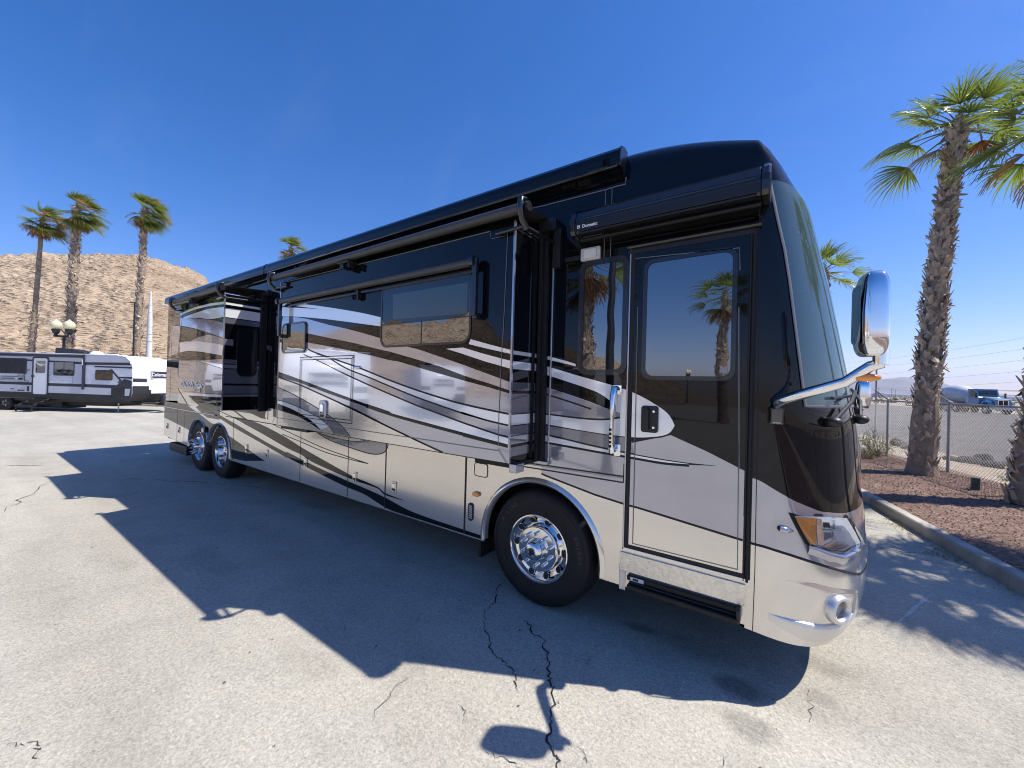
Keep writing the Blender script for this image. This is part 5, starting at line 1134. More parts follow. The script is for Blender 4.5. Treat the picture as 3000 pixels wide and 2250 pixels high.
# front cap, bowed in plan, painted below
mb = MB(); pf = prof_t[2:]; npf = []
for (a, b), (c, d) in zip(pf, pf[1:]):
    for k in range(5): npf.append((a+(c-a)*k/5, b+(d-b)*k/5))
npf.append(pf[-1]); NV = 24; capg = [[Vector((a+.34*(1-abs(2*v/NV-1)**2.4)*min(1, (TH+.02-b)/.5), .001+2.438*v/NV, b)) for v in range(NV+1)] for a, b in npf]
for i in range(len(capg)-1):
    for v in range(NV):
        z_ = (capg[i][v].z+capg[i+1][v].z)/2; u = (v+.5)/NV; e = min(u, 1-u)
        m = TC
        lim = 1.42 if e < .24 else (1.42-(e-.24)/.07*.42 if e < .31 else 1.0)
        if z_ < lim: m = TB
        elif 1.56 < z_ < 1.80 and e < .20: m = TD
        mb.add([capg[i][v], capg[i][v+1], capg[i+1][v+1], capg[i+1][v]], [(0, 1, 2, 3)], m)
cap_t = TBuild(mb, 'front_cap', smooth='weld', ang=40)
bm_ = MB(); bx = .345; yb, zb2 = 1.22, 2.02
bm_.box((bx-.03, yb-.56, zb2-.20), (bx+.010, yb+.56, zb2+.20), TG); bm_.box((bx-.03, yb-.53, zb2-.17), (bx+.014, yb+.53, zb2+.17), TD); TBuild(bm_, 'badge', cap_t)
text_mesh('Coleman\u00ae', .265, TC, face_M((bx+.018, yb, zb2), (0, 1, 0), (0, 0, 1)), 'lettering', cap_t, .002, .004)
mb = MB(); mb.box((L0, -.03, TH-.02), (-.8, 2.47, TH+.035), TC); mb.box((L0, -.10, TH-.17), (-2.45, -.0, TH-.035), TD); TBuild(mb, 'roof', bevel=.02)
ac = MB(); a, b = TLP(415, 295), TLP(800, 200); ac.prism([(a[0], .9, TH+.02), (a[0]+.02, .9, TH+.38), (a[0]+.9, .9, TH+.34), (a[0]+1.3, .9, TH+.2), (a[0]+1.6, .9, TH+.18), (a[0]+1.62, .9, TH+.02)], (0, .7, 0), TB); TBuild(ac, 'air_conditioner', bevel=.05)
mb = MB(); a = TLP(890, 300); mb.ball((a[0], 1.2, TH+.08), .3, .3, .2, TC); TBuild(mb, 'roof_vent', smooth=True)
mb = MB(); a = TLP(1140, 310); mb.box((a[0]-.15, .8, TH), (a[0]+.2, 1.2, TH+.12), TC); TBuild(mb, 'roof_hatch', bevel=.02); mb = MB(); a = TLP(1390, 330); mb.box((a[0]-.1, .9, TH), (a[0]+.1, 1.1, TH+.1), TB); TBuild(mb, 'roof_cover', bevel=.02)
for s, nb in (('-420,330 -80,575', 1), ('0,375 338,575', 1), ('678,420 935,600', 1), ('1200,525 1410,655', 1)):
    p, q = [TLP(*map(float, c_.split(','))) for c_ in s.split()]
    mb = MB(); ring(mb, rrect(p[0], q[1], q[0], p[1], .05, 3), rrect(p[0]+.03, q[1]+.03, q[0]-.03, p[1]-.03, .04, 3), -.05, TD); xm = (p[0]+q[0])/2; mb.box((xm-.012, -.049, q[1]+.03), (xm+.012, -.04, p[1]-.03), TD); o_ = rrect(p[0], q[1], q[0], p[1], .05, 3); mb.grid([[Vector((a, -.05, b)) for a, b in o_], [Vector((a, 0, b)) for a, b in o_]], TD, close=True)
    wf = TBuild(mb, 'window'); g = MB(); g.poly([(a, -.044, b) for a, b in rrect(p[0]+.03, q[1]+.03, q[0]-.03, p[1]-.03, .04, 3)], TGL); TBuild(g, 'pane', wf)
p, q = TLP(425, 375), TLP(605, 835)
mb = MB(); ring(mb, rrect(p[0]-.05, q[1]-.05, q[0]+.06, p[1]+.05, .1, 4), rrect(p[0]+.02, q[1]+.02, q[0]-.02, p[1]-.02, .08, 4), -.05, TD); mb.poly([(a, -.042, b) for a, b in rrect(p[0], q[1], q[0], p[1], .09, 4)], TW); td = TBuild(mb, 'door')
mb = MB(); u, v = TLP(455, 412), TLP(575, 565); mb.poly([(a, -.047, b) for a, b in rrect(u[0], v[1], v[0], u[1], .05, 3)], TGL); TBuild(mb, 'door_window', td)
mb = MB(); u = TLP(428, 602); mb.box((u[0]-.06, -.09, u[1]-.06), (u[0]+.06, -.042, u[1]+.06), TD); TBuild(mb, 'handle', td, bevel=.01)
mb = MB(); u, v = TLP(385, 525), TLP(330, 660); mb.tube([(u[0], -.02, u[1]), (u[0]-.15, -.09, u[1]-.03), (v[0], -.10, (u[1]+v[1])/2), (u[0]-.2, -.09, v[1]-.0), (u[0]-.05, -.02, v[1]-.03)], .018, TD, 8); TBuild(mb, 'grab_handle', smooth=True)
mb = MB(); u, v = TLP(1055, 335), TLP(1035, 770); mb.box((u[0]-.04, -.10, v[1]), (u[0]+.04, -.01, u[1]), TD); mb.box((u[0]-.05, -.11, u[1]-.55), (u[0]-.0, -.10, u[1]-.25), TC); TBuild(mb, 'awning_arm', bevel=.008)
mb = MB(); u, v = TLP(1408, 745), TLP(1568, 855); mb.box((u[0], -.05, v[1]), (v[0], -.005, u[1]), TB); TBuild(mb, 'storage_door', bevel=.01)
# dark emblem bars on the flank
mb = MB(); 
for s in ('5,600 230,612', '20,622 190,636', '5,646 220,656', '230,600 300,608', '245,625 290,650', '150,755 185,765', '240,770 260,790', '270,775 320,788', '355,730 380,790'):
    p, q = [TLP(*map(float, c_.split(','))) for c_ in s.split()]; mb = MB(); mb.box((p[0], -.045, q[1]), (q[0], -.03, p[1]), TD); TBuild(mb, 'decal')
for lx_ in (TLP(70, 950)[0], TLP(70, 950)[0]-.98):
    mb = MB(); c_ = (lx_, .02, .36); mb.lathe([(.20, .0), (.33, .01), (.36, -.04), (.36, -.2), (.2, -.22)], c_, (0, -1, 0), RUBBER, 36); wt = TBuild(mb, 'wheel', smooth=True, ang=30)
    mb = MB(); mb.lathe([(.21, .004), (.19, -.03), (.08, -.02), (.07, .02), (0, .02)], c_, (0, -1, 0), TD, 24)
    for k in range(5):
        a = k*1.2566; mb.box((lx_+.05*math.cos(a)-.01, .01, .36+.05*math.sin(a)-.01), (lx_+.17*math.cos(a)+.01, .045, .36+.17*math.sin(a)+.01), STEEL)
    TBuild(mb, 'rim', wt, smooth=True, ang=30)
mb = MB(); mb.box((L0, .12, .50), (-.2, 2.3, .66), TB); mb.box((L0, .5, .30), (-1.4, 2.0, .52), TB); mb.box((L0, .9, .12), (TLP(640, 0)[0], 1.7, .5), TB); mb.box((TLP(560, 0)[0], .3, .22), (TLP(700, 0)[0], 1.6, .55), TB); TBuild(mb, 'chassis')
mb = MB(); a, b, c_ = TLP(440, 855), TLP(205, 995), TLP(235, 1040)
for e in (0, .78):
    mb.tube([(a[0]+e, -.02, .64), (a[0]+e-.15, -.62, .30), (a[0]+e-.15, -.62, .02)], .036, PLASTB, 6)
for k, (yo, zz) in enumerate(((-.10, .60), (-.34, .46), (-.58, .32))): mb.box((a[0]-.05-.05*k, yo-.13, zz-.05), (a[0]+.78-.05*k, yo+.13, zz+.03), PLASTB)
TBuild(mb, 'folding_steps', bevel=.004)
mb = MB()
for yo in (.98, 1.42): mb.lathe([(0, .30), (.17, .30), (.185, .36), (.185, .74), (.15, .84), (.06, .86), (.06, .92), (0, .92)], (.75, yo, .1), (0, 0, 1), TB, 20)
TBuild(mb, 'gas_bottle_cover', smooth=True, ang=40)
mb = MB()
for yo in (.55, 1.89): mb.tube([(-.1, yo, .52), (1.35, 1.22, .46)], .05, TB, 6)
mb.tube([(1.2, 1.22, .02), (1.2, 1.22, .95)], .035, STEEL, 8); mb.box((.5, .7, .40), (1.0, 1.74, .44), TB); TBuild(mb, 'drawbar')
for lx_ in (-1.0, -9.6):
    mb = MB(); mb.tube([(lx_, .3, .55), (lx_, .3, .05)], .03, STEEL, 6); mb.box((lx_-.1, .2, -.005), (lx_+.1, .4, .05), STEEL); TBuild(mb, 'stabiliser_jack')
def tpos(c, e=(0, 1.22)): return Vector((c[0], c[1], 0))-kd*e[0]-KB*e[1]
th = .55; hx_ = Vector((math.cos(th), math.sin(th), 0)); hn_ = Vector((-math.sin(th), math.cos(th), 0)); dup(trl, Vector((-11.55, -4.55, 0))-hn_*1.22-hx_*.3, th, 'white travel trailer behind the camera, mirrored large in the middle slide panel', 'travel trailers')
dup(trl, tpos((-15.2, -13.2)), YAW, 'white travel trailer behind the camera, mirrored next to the front corner of the slide', 'travel trailers')
dup(trl, tpos((-33.0, -9.5)), YAW, 'white travel trailer behind the camera, mirrored in the rear slide panel', 'travel trailers')
dup(trl, tpos((-8.2, -17.5)), YAW, 'white travel trailer behind the camera, mirrored in the lower half of the entry door', 'travel trailers')

# ------------------------------------------------------------------ lamp and poles on the left
POLEB = mat('cast_iron_black', (.015, .015, .016), .45); GLOBE = mat('globe_lamp_glass', (.72, .66, .42), .25, 0, .5, vary=(3, .06)); POLEW = mat('pole_white_paint', (.66, .67, .68), .5, vary=(1, .08))
lb = D(184, 1110, 24); ORG = Vector((lb.x, lb.y, 0)); lamp = thing('street_lamp', 'black double globe street lamp behind the white trailer', 'street lamp', ORG, 0, 'double globe lamps')
zb_ = D(184, 985, 24).z; g1, g2 = D(165, 936, 24), D(204, 936, 24)
mb = MB(); mb.lathe([(.2, 0), (.2, .25), (.12, .4), (.085, .9), (.065, zb_-.1), (.11, zb_-.05), (.11, zb_+.04), (0, zb_+.04)], ORG, (0, 0, 1), POLEB, 16); mb.build('post', lamp, smooth=True, ang=40)
for g in (g1, g2):
    mb = MB(); mb.tube([Vector((ORG.x, ORG.y, zb_)), Vector((g.x, g.y, zb_))], .06, POLEB, 8); mb.lathe([(.13, zb_-.04), (.07, zb_+.1), (.14, zb_+.18), (.19, zb_+.34), (.2, zb_+.42), (0, zb_+.42)], (g.x, g.y, 0), (0, 0, 1), POLEB, 16); a_ = mb.build('arm', lamp, smooth=True, ang=40)
    mb = MB(); mb.lathe([(.12, -.27), (.22, -.17), (.275, -.02), (.255, .11), (.175, .21), (.09, .27), (.04, .34), (0, .36)], (g.x, g.y, zb_+.68), (0, 0, 1), GLOBE, 22); mb.build('globe', a_, smooth=True)
ORG = Vector((0, 0, 0))
q = MIRR(D(2012, 1145, 66)); dup(lamp, (q.x, q.y, 0), 1.2, 'double globe lamp behind the camera, tiny in the mirror image of the door glass', 'double globe lamps')
q = MIRR(D(1785, 1140, 9)); mb = MB(); mb.lathe([(.16, 0), (.10, .3), (.075, 6.5), (0, 6.5)], (q.x, q.y, 0), (0, 0, 1), POLEB, 12); tag(mb.build('light_pole', smooth=True, ang=40), 'dark pole behind the camera, mirrored in the narrow window beside the door', 'pole')
b = D(434, 1110, 35); t_ = D(442, 853, 35); mb = MB(); zt_ = t_.z; mb.lathe([(.26, 0), (.23, 3.0), (.17, zt_*.75), (.06, zt_), (0, zt_)], (b.x, b.y, 0), (0, 0, 1), POLEW, 16)
for k in range(6): mb.lathe([(.0, 0), (.24-.02*k, 0), (.24-.02*k, .05), (0, .05)], (b.x, b.y, 5.0+k*.65), (0, 0, 1), POLEW, 12)
tag(mb.build('pole', smooth=True, ang=40), 'tapered white pole standing right of the shaggy palm', 'pole')
b = D(388, 1110, 26); zt_ = D(389, 885, 26).z; mb = MB(); mb.tube([(b.x, b.y, -.01), (b.x, b.y, zt_)], .045, POLEB, 8); mb.tube([(b.x, b.y, zt_), Vector((b.x, b.y, zt_))-kd*.3], .04, POLEB, 6); tag(mb.build('pole', smooth=True), 'thin dark pole in front of the shaggy palm trunk', 'pole')

# ------------------------------------------------------------------ second motorhome beyond the first
GREYP = mat('paint_pewter_grey', (.24, .235, .225), .3, .4, 1, bump=WAVY); GREYD = mat('paint_dark_pewter', (.06, .06, .062), .3, .3, 1, bump=WAVY)
Y2 = 4.75; NX2 = 1.0; ORG = Vector((-4.5, Y2+1.25, 0)); c2 = thing('motorhome', 'pewter grey motorhome parked beyond the big one, only its nose showing', 'motorhome', ORG)
def n2(t, z):
    xn = lerp_t([(.35, .06), (.6, .1), (1.1, .08), (1.6, -.01), (2.3, -.17), (2.9, -.38), (3.3, -.6), (3.6, -.9)], z)+NX2; th = t*math.pi/2; return Vector((.15+(xn-.15)*math.sin(th)**.85, Y2+1.25-1.25*max(math.cos(th), 0)**.85, z))
def full2(z): r = [n2(k/16, z) for k in range(17)]; return r+[Vector((p.x, 2*Y2+2.5-p.y, p.z)) for p in r[-2::-1]]
mb = MB(); zz2 = [.38, .6, .85, 1.1, 1.4, 1.7]; mb.grid([full2(z) for z in zz2], GREYP); mb.grid([full2(z) for z in (3.05, 3.2, 3.4, 3.5)], GREYD); r_ = full2(3.5); mb.poly(r_, GREYD)
mb.grid([full2(z)[:3] for z in (1.7, 2.1, 2.5, 3.05)], GREYD); mb.grid([full2(z)[-3:] for z in (1.7, 2.1, 2.5, 3.05)], GREYD); mb.build('front_cap', c2, smooth='weld', ang=40)
mb = MB(); mb.grid([full2(z)[2:-2] for z in (1.7, 2.1, 2.5, 2.8, 3.05)], GLASSD); mb.build('windshield', c2, smooth=True)
mb = MB(); mb.box((-9.5, Y2, .38), (.16, Y2+2.5, 3.5), GREYP); mb.poly([(-9.4, Y2-.003, 1.7), (.1, Y2-.003, 1.5), (.1, Y2-.003, 3.3), (-9.4, Y2-.003, 3.3)], GREYD); mb.build('body', c2, bevel=.06)
mb = MB(); hc2 = Vector((.94, Y2-.12, 1.98)); superbox(hc2, .09, .11, .21, .42, CHROME, mb, 24, 16); mo = mb.build('side_mirror', c2, smooth=True, ang=70)
mb = MB(); mb.tube([(.45, Y2+.12, 1.62), (.65, Y2-.05, 1.66), (.92, Y2-.12, 1.72), (.94, Y2-.12, 1.8)], .03, PLASTB, 8); mb.build('arm', mo, smooth=True); mb = MB(); mb.box((hc2.x-.092, hc2.y-.08, hc2.z-.17), (hc2.x-.085, hc2.y+.08, hc2.z+.05), PLASTB); mb.build('mirror_glass', mo)
for t1_, z1_ in ((.5, 1.72), (.75, 1.74)):
    mb = MB(); a = n2(t1_, z1_)+Vector((.05, -.03, 0)); mb.ball(a, .07, .07, .05, PLASTB); mb.tube([a, a+Vector((.02, .25, .16)), a+Vector((-.02, .5, .12))], .014, PLASTB, 6); mb.build('windshield_wiper', c2, smooth=True)
mb = MB(); a = n2(.5, .9); mb.ball(a, .12, .2, .10, CLEAR); mb.build('headlight', c2, smooth=True)
for cx in (-1.9, -7.6):
    mb = MB(); mb.lathe([(.28, 0), (.42, .02), (.48, -.04), (.48, -.26), (.2, -.3)], (cx, Y2+.01, .48), (0, -1, 0), RUBBER, 32); wt = mb.build('wheel', c2, smooth=True, ang=30); mb = MB(); mb.lathe([(.28, .0), (.2, -.05), (.1, .02), (0, .02)], (cx, Y2+.01, .48), (0, -1, 0), ALU, 24); mb.build('rim', wt, smooth=True)
ORG = Vector((0, 0, 0))

# ------------------------------------------------------------------ chain-link fence, bed furniture, shrubs and rocks
ZFB = .10; FH = 1.72
f0 = Vector((FXL(32), 32, 0)); f1 = Vector((FXL(-2), -2, 0)); fd = (f1-f0).normalized(); FL = (f1-f0).length; pA = Vector((FXL(11.22), 11.22, 0)); sA = (pA-f0).dot(fd)
FENW = mat('galvanised_wire', (.24, .24, .245), .5, .3); FEN = mat('galvanised_fence', (.30, .30, .31), .5, .5, vary=(3, .2)); ORG = f0.copy()
fence = thing('chain_link_fence', 'galvanised chain link fence with slanted barbed wire arms behind the palms', 'fence', f0)
ns = []; k = -8
while True:
    s_ = sA+k*2.51; k += 1
    if s_ > FL: break
    if s_ >= 0: ns.append(s_)
armd = Vector((-fd.y, fd.x, 0));  armd = armd if armd.x < 0 else -armd
for s_ in ns:
    b = f0+fd*s_; mb = MB(); mb.tube([b+Vector((0, 0, ZFB-.1)), b+Vector((0, 0, ZFB+FH+.04))], .032, FEN, 10); mb.ball(b+Vector((0, 0, ZFB+FH+.05)), .04, .04, .03, FEN, 8, 5); po = mb.build('post', fence, smooth=True)
    mb = MB(); mb.tube([b+Vector((0, 0, ZFB+FH+.05)), b+armd*.34+Vector((0, 0, ZFB+FH+.33))], .022, FEN, 6); mb.build('barbed_wire_arm', po, smooth=True)
mb = MB(); a, b = f0+Vector((0, 0, ZFB+FH)), f1+Vector((0, 0, ZFB+FH)); mb.tube([a, b], .02, FEN, 8); mb.build('top_rail', fence, smooth=True)
for q in (.1, .22, .34):
    mb = MB(); a = f0+armd*q+Vector((0, 0, ZFB+FH+.05+q*.82)); mb.tube([a, a+fd*FL], .004, FEN, 4); mb.build('barbed_wire', fence)
mb = MB(); cell = .085; n_ = int(FL/cell)+int(FH/cell)
def wire(sa, za, sb, zb):
    if sa > sb: sa, za, sb, zb = sb, zb, sa, za
    if sb <= 0 or sa >= FL: return
    if sa < 0: za += (zb-za)*(-sa)/(sb-sa); sa = 0
    if sb > FL: zb = za+(zb-za)*(FL-sa)/(sb-sa); sb = FL
    mb.tube([f0+fd*sa+Vector((0, 0, ZFB+za)), f0+fd*sb+Vector((0, 0, ZFB+zb))], .0036, FENW, 3, False)
for k in range(-int(FH/cell), int(FL/cell)+1):
    s_ = k*cell; wire(s_, 0, s_+FH, FH); wire(s_+FH, 0, s_, FH)
mb.build('chain_link_mesh', fence); ORG = Vector((0, 0, 0))
ROCK = mat('dark_lava_rock', (.085, .078, .075), .95, spec=.15, vary=(5, .5, 6), bump=(14, .03, 5))
rlab = ['larger dark boulder behind the fence beside the shrub', 'smaller dark boulder behind the fence left of the leaning palm', 'flat dark boulder right behind the middle fence post', 'long dark boulder right of the middle fence post', 'round dark boulder standing upright beyond the mesh', 'low dark boulder right of the upright one', 'flat brown boulder next to the low dark one', 'small dark boulder close to the right edge palm', 'tiny dark stone by the foot of the right edge palm']
for k, (a, b, sx, sz) in enumerate(((2632, 1305, .36, .26), (2657, 1315, .26, .17), (2792, 1350, .28, .15), (2835, 1355, .42, .17), (2884, 1357, .26, .27), (2912, 1367, .36, .16), (2942, 1368, .34, .16), (2960, 1366, .2, .14), (2977, 1374, .16, .12))):
    g = G(a, b, .03); mb = MB(); rr = random.Random(k+40); mb.ball((0, 0, 0), sx*.72, sx*.5, sz*.75, ROCK, 16, 11)
    for i_, v in enumerate(mb.v): mb.v[i_] = g+Vector((v.x, v.y, v.z*.9+sz*.35))*(1+.42*noise.noise(v*4.2+Vector((k*3.1, 0, 0))))-g*(.42*noise.noise(v*4.2+Vector((k*3.1, 0, 0))))*0
    for i_, v in enumerate(mb.v):
        d_ = v-g
        mb.v[i_] = g+d_
    tag(mb.build('boulder', smooth=True, ang=22, org=g), rlab[k], 'rock', 'dark boulders along the fence').location = g
def shrub(name, label, base, h, w_, seed, nst, nlf, cols):
    rn = random.Random(seed); base = Vector(base); root = thing(name, label, 'shrub', base); sb = MB(); lf = MB()
    for k in range(nst):
        a = rn.random()*6.28; p = base+Vector((rn.uniform(-.08, .08), rn.uniform(-.08, .08), 0)); d = Vector((math.cos(a)*rn.uniform(.2, .9), math.sin(a)*rn.uniform(.2, .9), 1)).normalized(); pts = [p]; L = h*rn.uniform(.6, 1.15)
        for j in range(6): d = (d+Vector((rn.uniform(-.35, .35), rn.uniform(-.35, .35), rn.uniform(-.15, .2)))).normalized(); pts.append(pts[-1]+d*L/6)
        sb.tube([q-base for q in pts], [.012, .010, .008, .006, .005, .003, .002], STEMB, 4, False)
        for j in range(nlf):
            q = pts[rn.randint(2, 6)]+Vector((rn.gauss(0, w_), rn.gauss(0, w_), rn.gauss(0, w_*.8)))-base; s_ = rn.uniform(.014, .034); u = Vector((rn.gauss(0, 1), rn.gauss(0, 1), rn.gauss(0, 1))).normalized(); v = u.orthogonal().normalized()
            lf.add([q-u*s_, q+v*s_*.5, q+u*s_, q-v*s_*.5], [(0, 1, 2, 3)], cols[0] if rn.random() < .7 else cols[1])
    sb.build('stems', root, org=Vector((0, 0, 0))); lf.build('foliage', root, org=Vector((0, 0, 0))); return root
STEMB = mat('twig', (.28, .23, .17), .9); LFG = leaf_mat('shrub_leaf', (.13, .155, .05), (.2, .22, .05), .5); LFY = leaf_mat('shrub_leaf_yellow', (.30, .27, .10), (.3, .26, .06), .6)
g = G(2566, 1338, .12); shrub('shrub', 'sparse olive green shrub growing at the fence beside the coach nose', (g.x, g.y, .11), 1.05, .13, 5, 30, 38, (LFG, LFY))
g = G(2542, 1345, .12); shrub('shrub', 'low yellowish shrub at the foot of the taller olive one', (g.x, g.y, .11), .32, .09, 6, 16, 20, (LFY, LFG))
g = G(2952, 1408, .12); shrub('shrub', 'little green weed between the utility box and the right edge palm', (g.x, g.y, .11), .16, .05, 8, 10, 14, (LFG, LFG))
g = G(2857, 1433, .13); mb = MB(); mb.box((-.055, -.05, -.02), (.055, .05, .22), mat('utility_green', (.05, .085, .07), .6, vary=(12, .25))); mb.box((-.06, -.055, .22), (.06, .055, .235), mat('utility_green_lid', (.06, .095, .08), .6))
o = tag(mb.build('utility_box', bevel=.006), 'small dark green utility post standing in the red gravel', 'utility box'); o.location = (g.x, g.y, .13)
g = G(2563, 1292, .05); mb = MB(); mb.tube([(0, 0, 0), (0, 0, 3.2)], .03, FEN, 8); b = D(2563, 1176, (g-CAM).dot(c_f)); ORG = Vector((0, 0, 0)); sp = thing('sign_post', 'thin grey post with a small yellow sign, below the mirror head', 'sign', (g.x, g.y, 0)); mb.build('post', sp, smooth=True)
mb = MB(); M_ = Matrix.Rotation(YAW+.9, 4, 'Z'); mb.box((-.09, -.045, b.z-.12), (.09, -.035, b.z+.12), mat('sign_yellow', (.75, .42, .02), .4, vary=(8, .1)), M_); mb.box((-.05, -.048, b.z-.05), (.05, -.0455, b.z+.05), mat('sign_ink', (.25, .13, .01), .5), M_); mb.build('panel', sp)
# loose stones and dry litter
mb = MB(); rn = random.Random(3); STN = [mat('stone_red', (.225, .14, .11), .95, spec=.1), mat('stone_brown', (.30, .205, .155), .95, spec=.1), mat('stone_dark', (.15, .10, .085), .95, spec=.1), mat('stone_pale', (.42, .34, .27), .95, spec=.1)]
for k in range(14000):
    y_ = rn.uniform(2.2, 17); x0, x1 = KX(y_, .2), FXL(y_)+.2; x = rn.uniform(x0, x1); s_ = rn.uniform(.006, .016)*(1+.05*max(0, y_-6)); c_ = Vector((x, y_, .135+.03*noise.noise(((x-x0)/(x1-x0)*4.2, y_*.6, 0)))); a = rn.random()*6.28
    pts = [c_+Vector((math.cos(a+i_*2.09)*s_*rn.uniform(.7, 1.3), math.sin(a+i_*2.09)*s_*rn.uniform(.7, 1.3), rn.uniform(-.4, .2)*s_)) for i_ in range(3)]+[c_+Vector((rn.uniform(-.4, .4)*s_, rn.uniform(-.4, .4)*s_, s_*rn.uniform(.5, 1.0)))]
    mb.add(pts, [(0, 1, 3), (1, 2, 3), (2, 0, 3)], STN[(0, 0, 0, 1, 1, 1, 2, 3)[rn.randint(0, 7)]])
tag(mb.build('gravel_stones'), 'loose red gravel stones covering the planting bed', 'gravel', kind='stuff')
STRAW = leaf_mat('dry_grass', (.42, .33, .16), (.4, .3, .12), .8); LEAFR = mat('dry_leaf', (.20, .07, .045), .8)
mb = MB()
def tuft(c_, h, n_, sp_):
    for _ in range(n_):
        p = c_+Vector((rn.gauss(0, sp_), rn.gauss(0, sp_), 0)); d_ = Vector((rn.gauss(0, .8), rn.gauss(0, .8), 1)).normalized()*h*rn.uniform(.4, 1.2); s_ = Vector((d_.y, -d_.x, 0)).normalized()*.004 if abs(d_.x)+abs(d_.y) > 1e-4 else Vector((.004, 0, 0))
        mb.add([p-s_, p+s_, p+d_], [(0, 1, 2)], STRAW)
for k in range(60):
    y_ = rn.uniform(2.5, 12); tuft(Vector((KX(y_, -.03+rn.uniform(-.06, .02)), y_, .0)), .05, 14, .05)
for a, b in ((2730, 1625), (2765, 1632), (2745, 1612), (2625, 1540), (2960, 1705)):
    tuft(G(a, b), .06, 40, .07)
for k in range(260):
    y_ = rn.uniform(4, 22); x = FXL(y_)+rn.uniform(-.6, 2.2); tuft(Vector((x, y_, .1 if x < FXL(y_)+.9 else .03)), rn.uniform(.06, .2), 12, .1)
for k in range(900):
    s_ = rn.uniform(-20, 160); p = RP(s_, dw+9.5+rn.uniform(0, 25)); tuft(Vector((p.x, p.y, -.01)), rn.uniform(.25, .6), 9, .5)
for k in range(140):
    y_ = rn.uniform(8, 12.5); x = KX(y_, .3)+rn.uniform(0, .9); tuft(Vector((x, y_, .13)), .05, 8, .08)
tag(mb.build('dry_grass'), 'dry straw coloured grass along the kerb, fence and road', 'grass', kind='stuff')
mb = MB()
for k in range(70):
    x, y_ = rn.uniform(-7, 1.2), rn.uniform(-2.6, .0); s_ = rn.uniform(.006, .014); a = rn.random()*6.28; c_ = Vector((x, y_, .006)); u = Vector((math.cos(a), math.sin(a), .15)); v = Vector((-math.sin(a), math.cos(a), .2))
    mb.add([c_-u*s_, c_-v*s_*.5, c_+u*s_, c_+v*s_*.5+Vector((0, 0, .004))], [(0, 1, 2, 3)], LEAFR if rn.random() < .5 else STN[2])
tag(mb.build('leaf_litter'), 'dry red leaf bits and grit scattered over the lot', 'leaf litter', kind='stuff')

# ------------------------------------------------------------------ mixer truck, wires and the far plain
TRB = mat('truck_blue', (.08, .24, .42), .3, 0, .8); TRL = mat('truck_light_blue', (.28, .47, .58), .3, 0, .8); DRUM = mat('mixer_drum_white', (.62, .63, .64), .45, vary=(1.2, .12))
tp_ = D(2862, 1180, 53); ORG = Vector((0, 0, 0)); hd = Vector((.37, -.93, 0)).normalized()
tk = thing('mixer_truck', 'blue cement mixer truck with a white drum driving on the road', 'truck', (tp_.x, tp_.y, 0), math.atan2(hd.y, hd.x)); tk.scale = (1.06, 1.06, 1.06)
mb = MB(); mb.box((-5.6, -.45, .75), (3.3, .45, 1.0), DARKMET); mb.build('chassis', tk)
mb = MB(); mb.prism([(.2, -1.12, .95), (1.75, -1.12, .95), (1.75, -1.12, 1.95), (1.55, -1.12, 2.1), (1.3, -1.12, 2.95), (1.1, -1.12, 3.02), (.2, -1.12, 3.0)], (0, 2.24, 0), TRB); mb.box((.15, -1.1, 2.98), (1.35, 1.1, 3.06), TRL); cabn = mb.build('cab', tk, bevel=.06)
mb = MB(); mb.poly([(1.575, -.95, 2.12), (1.575, .95, 2.12), (1.345, .92, 2.88), (1.345, -.92, 2.88)], TGL); mb.build('windshield', cabn)
for s_ in (-1, 1): mb = MB(); mb.poly([(.45, s_*1.125, 2.1), (1.4, s_*1.125, 2.1), (1.22, s_*1.125, 2.85), (.45, s_*1.125, 2.85)], TGL); mb.build('side_window', cabn)
mb = MB(); mb.prism([(1.75, -.78, .95), (3.35, -.78, .95), (3.35, -.78, 1.72), (3.15, -.78, 1.82), (1.75, -.78, 2.05)], (0, 1.56, 0), TRB); mb.prism([(1.75, -.7, 2.051), (3.15, -.7, 1.825), (3.3, -.7, 1.78), (3.3, .7, 1.78), (3.15, .7, 1.825), (1.75, .7, 2.051)], (0, 0, .02), TRL); hood = mb.build('hood', tk, bevel=.07)
mb = MB(); mb.box((3.34, -.5, 1.0), (3.40, .5, 1.70), CHROME); mb.box((3.401, -.44, 1.05), (3.405, -.03, 1.65), GAP); mb.box((3.401, .03, 1.05), (3.405, .44, 1.65), GAP); mb.build('grille', tk, bevel=.01)
mb = MB(); mb.box((3.2, -1.2, .55), (3.65, 1.2, .95), STEEL); mb.build('bumper', tk, bevel=.04)
